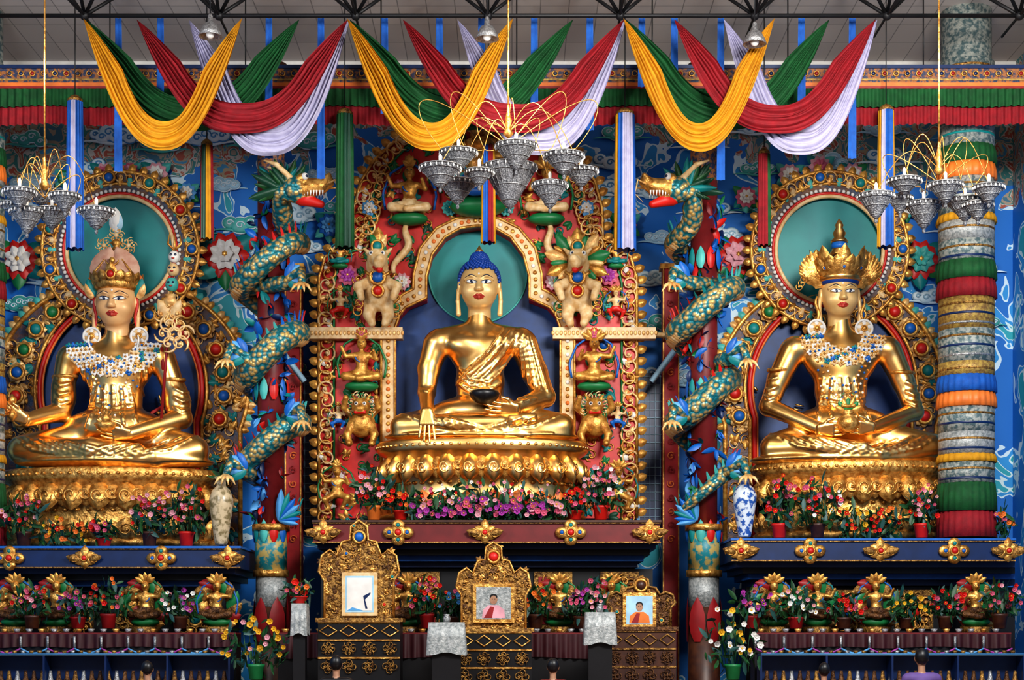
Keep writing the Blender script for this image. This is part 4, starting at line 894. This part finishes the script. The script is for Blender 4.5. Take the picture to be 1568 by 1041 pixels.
# ---------------------------------------------------------------- plants
def bouquet(name,px,pyb,y,w,h,cols,n=22,pot=None,leafm=('leaf','leaf','leaf2'),fs=.1,seed=None):
    r=random.Random(seed if seed else int(px*7+pyb)); b=MB(); c=W(px,pyb,y); w*=.01; h*=.01
    ph=0
    if pot:
        ph=min(.32,h*.3); b.lathe(c,[(.10,0),(.13,.02),(.16,ph*.8),(.18,ph*.85),(.18,ph),(.14,ph),(.12,ph*.7)],pot,18)
    for i in range(int(n*4)):
        t=r.random(); a=r.uniform(0,2*pi); rr=sqrt(r.random()); p=c+V3(w*.5*rr*cos(a),.25*rr*sin(a),ph+(h-ph)*(.0+.9*t*(1-.4*rr*rr)))
        if i%5==0: b.tube([c+V3(w*.35*rr*cos(a),.1*sin(a),ph*.8),p],.008,'leaf',4)
        R=rrot(r); b.pf(SLEAF,R*r.uniform(.16,.32),p,r.choice(leafm))
    for i in range(n):
        a=r.uniform(0,2*pi); rr=sqrt(r.random()); p=c+V3(w*.5*rr*cos(a),-.08+.25*rr*sin(a)-.1,ph+(h-ph)*(.2+.8*r.random())*(1-.3*rr*rr)); s=fs*r.uniform(.7,1.2); mm=r.choice(cols)
        tx=r.uniform(-.5,.5)
        for q in range(6):
            aa=q*pi/3+tx; Z=unit(V3(cos(aa),-.55,sin(aa))); X=V3(-sin(aa),0,cos(aa)); b.pf(SPET,basis(X*s*1.3,unit(np.cross(X,Z))*s*.8,Z*s),p,mm)
        b.sph(p+V3(0,-.03,0),(s*.22,s*.18,s*.22),mm if i%3 else 'yellow',6,4)
    return b.build(name)
PK=('pink','lpink','pink','red'); RD=('red','orange','pink'); 
S1=-2.1
for px,pb,w,h,cols,n,pot in ((55,1260,90,120,PK,22,'brown'),(150,1260,110,65,('orange','yellow','red'),20,None),(240,1260,60,60,('red','pink'),14,'red'),(345,1260,85,125,PK,24,'brown'),(430,1260,90,150,('pink','lpink','red'),30,'red'),
   (1797,1241,70,145,('red','pink'),26,'red'),(1885,1241,95,135,('pink','white','red'),30,'brown'),(1962,1241,70,80,('orange','red','yellow'),16,None),(2040,1241,90,70,('orange','red'),20,None),(2125,1241,60,120,('red','pink','lpink'),26,'red'),(2308,1241,40,80,('orange','pink'),14,None)):
    bouquet('potted_flowers',px,pb,S1,w,h,cols,n,pot,fs=.075)
bouquet('potted_flowers',862,1200,S1,85,120,('pink','lpink','red'),24,'orange',fs=.075); bouquet('potted_flowers',1385,1200,S1,95,125,('pink','lpink','white'),30,'red',fs=.075)
bouquet('potted_flowers',925,1200,S1,60,70,('red','orange'),18,'red',fs=.075); bouquet('potted_flowers',1325,1200,S1,50,70,('red','pink'),16,'red',fs=.075)
bouquet('flower_row',1125,1200,-2.3,340,50,('purple','pink','purple','lpink'),130,None,fs=.085); bouquet('flower_row',1125,1200,-1.85,350,92,('lpink','pink','white','red'),90,None,fs=.055)
for px,py,cols in ((75,1450,PK),(180,1450,('purple','pink')),(250,1450,RD),(415,1450,('lpink','purple','white')),(985,1450,RD),(1050,1450,('red','pink','lblue')),(1235,1450,RD),(1340,1450,('lpink','purple','pink')),(1370,1450,PK),
    (1735,1450,('pink','purple')),(1835,1450,('white','lpink','leaf')),(1945,1450,('red','red','pink')),(2090,1450,('yellow','leaf')),(2180,1450,('red','red','pink')),(2305,1450,PK)):
    bouquet('altar_flowers',px,py,-3.05,78,rf.uniform(75,115),cols,20,rf.choice(('dred','brown','brown')),fs=.072)
bouquet('yellow_flower_bush',590,1568,-4.9,140,130,('yellow','yellow','lpink'),22,'green',fs=.09); bouquet('yellow_flower_bush',1690,1568,-4.9,120,160,('yellow','white'),22,'green',fs=.085)
bouquet('potted_flowers',690,1392,-4.9,60,50,RD,12,'red',fs=.08)
for px,pb,pt,mm in ((510,1256,1100,'vasec'),(1717,1238,1098,'porc')):
    c=W(px,pb,-2.1); H=W(px,pt,-2.1)[2]-c[2]; b=MB(); b.lathe(c,[(.01,0),(.13,0),(.14,.03*H),(.19,.25*H),(.25,.55*H),(.26,.68*H),(.2,.8*H),(.1,.87*H),(.1,.94*H),(.15,H),(.13,H),(.08,.9*H)],mm,28)
    for i in range(8): b.pf(SLEAF,rrot(rf)*.3,c+V3(0,0,H),'leaf')
    b.build('porcelain_vase')
# ---------------------------------------------------------------- portrait thrones
def portrait_throne(px,ptop,pbot,w,pic,kind,y=-4.2):
    root=empty('portrait_throne'); b=MB(); 
    P=lambda dx,py: tuple(W(px+dx,py,y)[[0,2]]); h=w/2
    H=pbot-ptop
    out=[(-h*.86,pbot),(-h*.86,ptop+H*.62),(-h,ptop+H*.52),(-h*.92,ptop+H*.36),(-h*.72,ptop+H*.30),(-h*.55,ptop+H*.36),(-h*.42,ptop+H*.22),(-h*.22,ptop+H*.2),(-h*.2,ptop+H*.06),(0,ptop)]
    poly=[P(a,c_) for a,c_ in out]+[P(-a,c_) for a,c_ in out[::-1][1:]]
    g='goldd' if kind!=2 else 'bronze'; g2='goldc' if kind!=2 else 'goldd'
    b.prism(poly,y,y+.12,g); b.tube([(x,y-.02,z) for x,z in poly],.03,g2,6)
    x0,x1,q0,q1=pic
    pi_=[P(x0-px-14,q0-14),P(x1-px+14,q0-14),P(x1-px+14,q1+14),P(x0-px-14,q1+14)]
    xs=[p[0] for p in poly]; zs=[p[1] for p in poly]
    fill(b,lambda x,z: inpoly(x,z,poly) and not inpoly(x,z,pi_),(min(xs),max(xs),min(zs),max(zs)),.13,y,(g2,'goldd') if kind!=2 else ('bronze','goldd'),(g2,g,'bronze'),('blue','red','teal'),int(px),.9,.05)
    jewel(b,W(px,ptop+H*.17,y-.06),.24,('blue','red','brown')[kind])
    b.build('carved_back',root)
    b=MB(); yy=y-.06
    b.pbx(x0-8,x1+8,q0-8,q1+8,yy-.03,yy+.05,'goldc' if kind else 'cream'); b.pbx(x0,x1,q0,q1,yy-.035,yy-.02,'paleblue' if kind!=1 else 'silvercloth')
    cx=(x0+x1)/2; cyp=(q0+q1)/2; hh=(q1-q0)
    f=lambda dx,dy,d=0: W(cx+dx*hh,cyp+dy*hh,yy-.037-d)
    def pol(pts,m,d): b.add([f(a,c_,d) for a,c_ in pts],[tuple(range(len(pts)))],m,False)
    circ=lambda a,c_,ra,rb: [(a+ra*cos(t),c_+rb*sin(t)) for t in np.linspace(0,2*pi,20,endpoint=False)]
    if kind==0: 
        pol([(-.34,-.45),(.34,-.45),(.34,.45),(-.34,.45)],'white',.002); pol([(.1,.05),(.3,-.05),(.3,.0),(.15,.15),(.22,.4),(.16,.4)],'dblue',.004); pol([(-.2,.36),(-.34,.45),(.1,.45)],'lblue',.004)  # white and blue reflection on the picture, painted as flat shapes
    else:
        pol([(-.36,.46),(-.33,.2),(-.15,.06),(.15,.06),(.33,.2),(.36,.46)],'lpink' if kind==1 else 'orange',.002); pol([(-.3,.46),(-.1,.1),(.02,.12),(-.05,.46)],'dred',.004)
        pol(circ(0,-.12,.12,.16),'skin',.006); pol(circ(0,-.2,.12,.09),'black',.008) ; pol(circ(0,-.11,.1,.13),'skin',.010)
        for sx in(-.04,.04): pol(circ(sx,-.13,.014,.01),'black',.012)
        pol(circ(0,-.04,.035,.008),'lip',.012)
    b.build('portrait',root)
    b=MB(); a=W(px-h*1.02,pbot,y-.5); c=W(px+h*1.02,pbot,y-.5)
    b.bx(a[0]-.05,c[0]+.05,y-.55,y+.3,a[2]-.08,a[2],g); b.bx(a[0],c[0],y-.5,y+.25,FLOOR,a[2]-.08,'black' if kind!=2 else 'brown')
    n=4
    for rw in range(3):
        zr=a[2]-.26-rw*.36
        for i in range(n):
            x=a[0]+(i+.5)*(c[0]-a[0])/n; ww=(c[0]-a[0])/n*.42
            if rw==0: b.tube([(x+ww,y-.52,zr),(x,y-.52,zr+.11),(x-ww,y-.52,zr),(x,y-.52,zr-.11)],.02,g2,5,True)
            else:
                for q in range(4): b.pf(SCROLL,RY(q*1.57+rw,.16),(x+ww*.5*cos(q*1.57),y-.53,zr+.08*sin(q*1.57)),g)
        b.bx(a[0],c[0],y-.53,y-.5,zr+.155,zr+.19,g2)
    b.build('pedestal',root)
portrait_throne(828,1200,1425,186,(796,862,1328,1412),0); portrait_throne(1138,1250,1448,172,(1098,1178,1354,1428),1); portrait_throne(1478,1330,1445,158,(1444,1505,1374,1440),2)
for px,pt,w in ((1030,1435,70),(1383,1412,58),(692,1392,30)):
    b=MB(); y=-5.5 if w>40 else -4.9; c=W(px,pt,y); hw=w*.005; z1=c[2]
    b.bx(c[0]-hw*.8,c[0]+hw*.8,y-.16,y+.16,FLOOR,z1-.02,'black')
    V=[];n=48
    for zz,f in ((z1,.0),(z1,1.0),(z1-.3,1.04),(z1-.62,1.1)):
        for i in range(n):
            a=2*pi*i/n; k=1/max(abs(cos(a)),abs(sin(a))); rp=1+(.05*cos(a*10) if zz<z1 else 0)
            V.append((c[0]+hw*cos(a)*k*f*rp,y+.25*sin(a)*k*f*rp,zz+(.03*cos(a*4) if zz<z1-.5 else 0)))
    b.add(V,gridF(n,4,True),'silvercloth'); b.lathe((c[0],y,z1),[(.06,0),(.08,.08),(.05,.14),(.07,.16)],'silver',14); b.build('cloth_covered_stand')
# ---------------------------------------------------------------- front counters
def counter(px0,px1,y=-3.45):
    b=MB(); a=W(px0,1462,y);c=W(px1,1462,y); z1=a[2]; b.bx(a[0],c[0],y,y+.6,FLOOR,z1,'black'); b.bx(a[0],c[0],y-.05,y+.6,z1,z1+.03,'maroon')
    pleat(b,a[0],c[0],z1,z1-.28,y-.06,'counterred',.04,.2)
    n=int((c[0]-a[0])/.55)
    for i in range(n):
        x0=a[0]+i*(c[0]-a[0])/n; x1=a[0]+(i+1)*(c[0]-a[0])/n; b.tube([(x0+(x1-x0)*t,y-.12,z1-.30-.1*sin(pi*t)) for t in np.linspace(0,1,9)],.02,'lblue' if i%2 else 'purple',6)
        b.tube([(x0,y-.11,z1-.05),(x0,y-.11,z1-.30)],[.03,.015,.03],'silver',6)
    for i in range(int((c[0]-a[0])/.26)):
        x=a[0]+.15+i*.26; b.lathe((x,y+.12,z1+.03),[(.04,0),(.05,.01),(.08,.08),(.07,.08),(.03,.03)],'silver' if i%3 else 'goldc',12)
    b.build('offering_counter')
    b=MB(); y2=y-.9; zt=W(0,1508,y2)[2]; x0,x1=(a[0],c[0]); b.bx(x0,x1,y2,y2+.5,FLOOR,FLOOR+.15,'brown')
    b.bx(x0,x1,y2,y2+.5,zt-.03,zt,'glass'); b.bx(x0,x1,y2+.48,y2+.5,FLOOR+.15,zt-.03,'dblue')
    for z_ in (zt,): b.tube([(x0,y2,z_),(x1,y2,z_)],.012,'lblue',5)
    m_=max(2,int((x1-x0)/1.1))
    for i in range(m_+1):
        x=x0+i*(x1-x0)/m_; b.bx(x-.02,x+.02,y2,y2+.46,FLOOR,zt-.03,'dblue')
    for i in range(int((x1-x0)/.17)):
        x=x0+.1+i*.17; b.lathe((x,y2+.2,zt),[(.03,0),(.06,.07),(.055,.07),(.02,.02)],('goldd','silver','goldd')[i%3],10)
        b.lathe((x+.05,y2+.22,FLOOR+.15),[(.04,0),(.05,.3),(.09,.5),(.08,.52),(.05,.6),(.03,.75)],('bronze','silver','goldd','bronze')[(i*7)%4],10)
    b.build('glass_display_case')
counter(-10,545); counter(1740,2330)
b=MB(); y=-3.45; a=W(640,1462,y);c=W(1560,1462,y); z1=a[2]; b.bx(a[0],c[0],y,y+.5,FLOOR,z1,'black'); b.bx(a[0],c[0],y-.05,y+.5,z1,z1+.03,'maroon')
for i in range(34): b.lathe((a[0]+.15+i*.24,y+.1,z1+.03),[(.04,0),(.05,.01),(.08,.08),(.07,.08),(.03,.03)],'silver' if i%3 else 'goldc',12)
pleat(b,a[0],c[0],z1,z1-.5,y-.06,'counterred',.04,.2); b.build('offering_counter')
# ---------------------------------------------------------------- striped cloth columns
def clothcol(px,w,y,bands,name='cloth_wrapped_column'):
    b=MB(); x=W(px,0,y)[0]; r=w*.005*(y+DC)/DC; zb=W(0,bands[-1][1],y)[2]; b.lathe((x,y,zb),[(r*.9,0),(r*.9,CEZ-zb)],'graycloth',32)
    for p0,p1,mm in bands:
        z0=W(0,p1,y)[2]; z1=W(0,p0,y)[2]; fl=mm in('fgreen','fred','fblue','fyellow','orange')
        if fl: b.lathe((x,y,z0),[(r*1.07,0),(r*1.06,(z1-z0)*.5),(r*1.0,z1-z0)],mm,96,mod=lambda a,z: 1+.025*cos(a*26))
        else:
            b.lathe((x,y,z0),[(r,0),(r*1.0,z1-z0)],mm,48)
            k=0; p=p0+14
            while p<p1-8:
                q0=W(0,p+5,y)[2]; q1=W(0,p,y)[2]; b.lathe((x,y,q0),[(r*1.004,0),(r*1.012,(q1-q0)/2),(r*1.004,q1-q0)],('goldd','dblue','silver','teal')[k%4],48); k+=1; p+=22
    b.build(name)
BD=[(150,345,'graycloth'),(345,385,'fgreen'),(385,420,'orange'),(420,500,'graycloth'),(500,518,'fyellow'),(518,562,'silvercloth'),(562,608,'graycloth'),(608,650,'fgreen'),(650,692,'fred'),(692,765,'brocade2'),(765,840,'graycloth'),(840,870,'brocade2'),(870,908,'fblue'),(908,942,'orange'),(942,1000,'graycloth'),(1000,1050,'silvercloth'),(1050,1068,'fyellow'),(1068,1116,'graycloth'),(1116,1180,'fgreen'),(1180,1240,'fred')]
clothcol(2228,126,-1.85,BD); clothcol(-32,84,-1.85,[(p,q+(18 if q==1240 else 0),m_) for p,q,m_ in BD])
# ---------------------------------------------------------------- chandeliers
def chandelier(hub,bowls,arcs,y=-7.0):
    b=MB(); hx,hp=hub; c=W(hx,hp,y)
    b.tube([c,(c[0],y,CEZ)],.018,'goldc',6); b.lathe((c[0],y,c[2]-.6),[(.02,0),(.1,.08),(.04,.2),(.07,.32),(.03,.5),(.02,.62)],'goldc',14)
    for i,(px,pr,r,pb) in enumerate(bowls):
        dy=(((i*37)%5)-2)*.22; q=W(px,pr,y+dy); h=(pb-pr)*.01*(y+DC)/DC; r*=.01*(y+DC)/DC
        b.lathe(q,[(.02,-h),(r*.25,-h*.85),(r*.55,-h*.5),(r*.85,-h*.15),(r,0),(r*.97,.02),(r*.8,-h*.12),(r*.3,-h*.5)],'crystal',26,mod=lambda a,z:1+.03*cos(a*13))
        for k,(fr,fz) in enumerate(((1,0),(.86,-.15),(.58,-.47),(.3,-.8))): b.tube([q+V3(r*1.02*fr*cos(a),r*1.02*fr*sin(a),h*fz) for a in np.linspace(0,2*pi,22,endpoint=False)],.012,'silver',4,True)
        for k in range(22):
            a=2*pi*k/22; b.sph(q+V3(r*cos(a),r*sin(a),-.04),(.018,.018,.03),'white',5,4)
            b.tube([q+V3(r*fr*1.02*cos(a),r*fr*1.02*sin(a),h*fz) for fr,fz in ((1,0),(.86,-.15),(.58,-.47),(.03,-1))],.006,'silver',3)
        b.sph(q+V3(0,0,-h-.03),(.035,.035,.05),'crystal',8,6)
        t=np.linspace(0,1,14); st=c+V3(0,0,-.5); b.tube([st*(1-u)+(q+V3(0,0,.03))*u+V3(0,0,(.55+.2*(i%2))*sin(pi*u)) for u in t],.009,'goldc',5)
        b.lathe(q,[(.05,.0),(.07,.04),(.03,.06),(.035,.2),(.01,.24)],'white',8)
    for dx,hh in arcs:
        t=np.linspace(0,1,22); b.tube([c+V3(dx*.01*sin(u*pi*.85),.3*sin(u*2),-.75+hh*.01*sin(pi*min(1,u*1.15))) for u in t],.009,'goldc',5)
    b.build('crystal_chandelier')
chandelier((1172,245),[(1015,385,48,434),(1057,350,44,397),(1055,420,44,474),(1190,335,48,394),(1175,385,64,484),(1300,358,47,404),(1268,425,42,482),(1340,392,40,432),(1105,395,34,430)],[(-170,95),(170,95),(-110,110),(110,110),(60,60),(-60,60)])
chandelier((103,365),[(45,440,38,480),(62,485,40,540),(95,440,40,475),(150,450,36,490),(120,485,40,530),(222,485,42,530),(30,470,30,500)],[(-60,50),(60,50),(-40,70),(40,70)])
chandelier((2165,330),[(2020,450,42,505),(2085,415,40,450),(2130,470,44,530),(2180,425,40,470),(2225,462,44,512),(2280,430,36,470),(2255,470,36,510),(2075,455,30,495)],[(-100,60),(100,60),(-60,90),(60,90)])
b=MB(); c=W(1110,330,-1.9); b.lathe(c,[(.05,-.2),(.35,-.1),(.4,0),(.3,.06),(.12,.12),(.3,.3),(.42,.34),(.4,.38),(.1,.44),(.05,.6)],'goldc',24); b.tube([c+V3(0,0,.5),(c[0],c[1],CEZ)],.02,'goldc',6)
for i in range(12): a=2*pi*i/12; b.sph(c+V3(.4*cos(a),.4*sin(a),-.06),(.03,.03,.08),'goldc',6,5)
b.build('hanging_brass_lamp')
# ---------------------------------------------------------------- seated worshippers
def person(px,y,shirt,K=1.0):
    b=MB(); x=W(px,0,y)[0]; s=SDF(shirt); z0=FLOOR; q=lambda a,c_,d: V3(x+a*K,y+c_*K,z0+d*K)
    E=lambda c_,r,k,m=None: s.ell(c_,V3(*r)*K,k,m)
    E(q(0,0,.2),(.2,.16,.16),.08); E(q(0,0,.42),(.17,.12,.22),.08); s.cap(q(-.15,0,.6),q(.15,0,.6),.08*K,.08*K,.06)
    for sg in(-1,1):
        s.chain([q(sg*.2,0,.6),q(sg*.26,-.04+.1,.38),q(sg*.14,.25,.3)],[.065*K,.05*K,.035*K],.03); s.chain([q(sg*.1,.05,.12),q(sg*.36,.22,.12),q(sg*-.02,.36,.08)],[.1*K,.075*K,.05*K],.05,'dblue')
        s.cap(q(sg*.13,.27,.3),q(sg*.06,.33,.28),.035*K,.03*K,.02,'skin')
    s.cap(q(0,0,.66),q(0,.01,.78),.05*K,.05*K,.03,'skin'); E(q(0,.02,.87),(.078,.095,.115),.02,'skin'); E(q(0,-.02,.895),(.092,.098,.112),.01,'black')
    for sg in(-1,1): E(q(sg*.082,.01,.86),(.015,.025,.035),.01,'skin')
    s.cap(q(0,.11,.87),q(0,.125,.85),.012*K,.015*K,.01,'skin'); s.into(b,.018); b.build('seated_person')
person(2125,-7.5,'purpshirt',1.38); person(775,-7.5,'black',1.25); person(1275,-7.8,'maroon',1.2); person(340,-7.6,'dblue',1.15); person(1900,-7.6,'maroon',1.12)
# ---------------------------------------------------------------- camera, world, lights
cam=bpy.data.cameras.new('camera'); co=bpy.data.objects.new('camera',cam); sc.collection.objects.link(co); co.location=(0,-DC,HZ); co.rotation_euler=(pi/2,0,0)
cam.sensor_width=36; cam.lens=36*DC/23.61; cam.shift_y=684/2361; cam.clip_end=200; sc.camera=co
w=bpy.data.worlds.new('world'); sc.world=w; w.use_nodes=True; n=w.node_tree.nodes; l=w.node_tree.links; bg=n['Background']
tc=n.new('ShaderNodeTexCoord'); sx=n.new('ShaderNodeSeparateXYZ'); r=n.new('ShaderNodeValToRGB'); l.new(tc.outputs['Generated'],sx.inputs[0]); l.new(sx.outputs['Z'],r.inputs[0])
r.color_ramp.elements[0].position=.0; r.color_ramp.elements[0].color=(.16,.13,.11,1); r.color_ramp.elements[1].position=.42; r.color_ramp.elements[1].color=(.98,.98,1,1)
l.new(r.outputs[0],bg.inputs[0]); bg.inputs[1].default_value=.52
def area(name,loc,tgt,size,en,col=(1,1,1),sy=None):
    L=bpy.data.lights.new(name,'AREA'); L.size=size; L.energy=en; L.color=col
    if sy: L.shape='RECTANGLE'; L.size_y=sy
    o=bpy.data.objects.new(name,L); sc.collection.objects.link(o); o.location=loc
    o.rotation_euler=(Vector(tgt)-Vector(loc)).to_track_quat('-Z','Y').to_euler()
area('window_light',(7,-20,12),(0,0,7.2),6,3900,(1,.98,.94),2.8); area('window_light_2',(-10,-18,10),(-2,0,7),4,1100,(.93,.96,1),2.5)  # second area light is an added fill from the left
for x in(-9,0,8): area('shrine_lamp',(x,-7.5,11.5),(x,0,7),.8,90,(1,.9,.75))  # three area lights added to brighten the statues, no fixture modelled
print('verts',sum(len(o.data.vertices) for o in sc.objects if o.type=='MESH'))
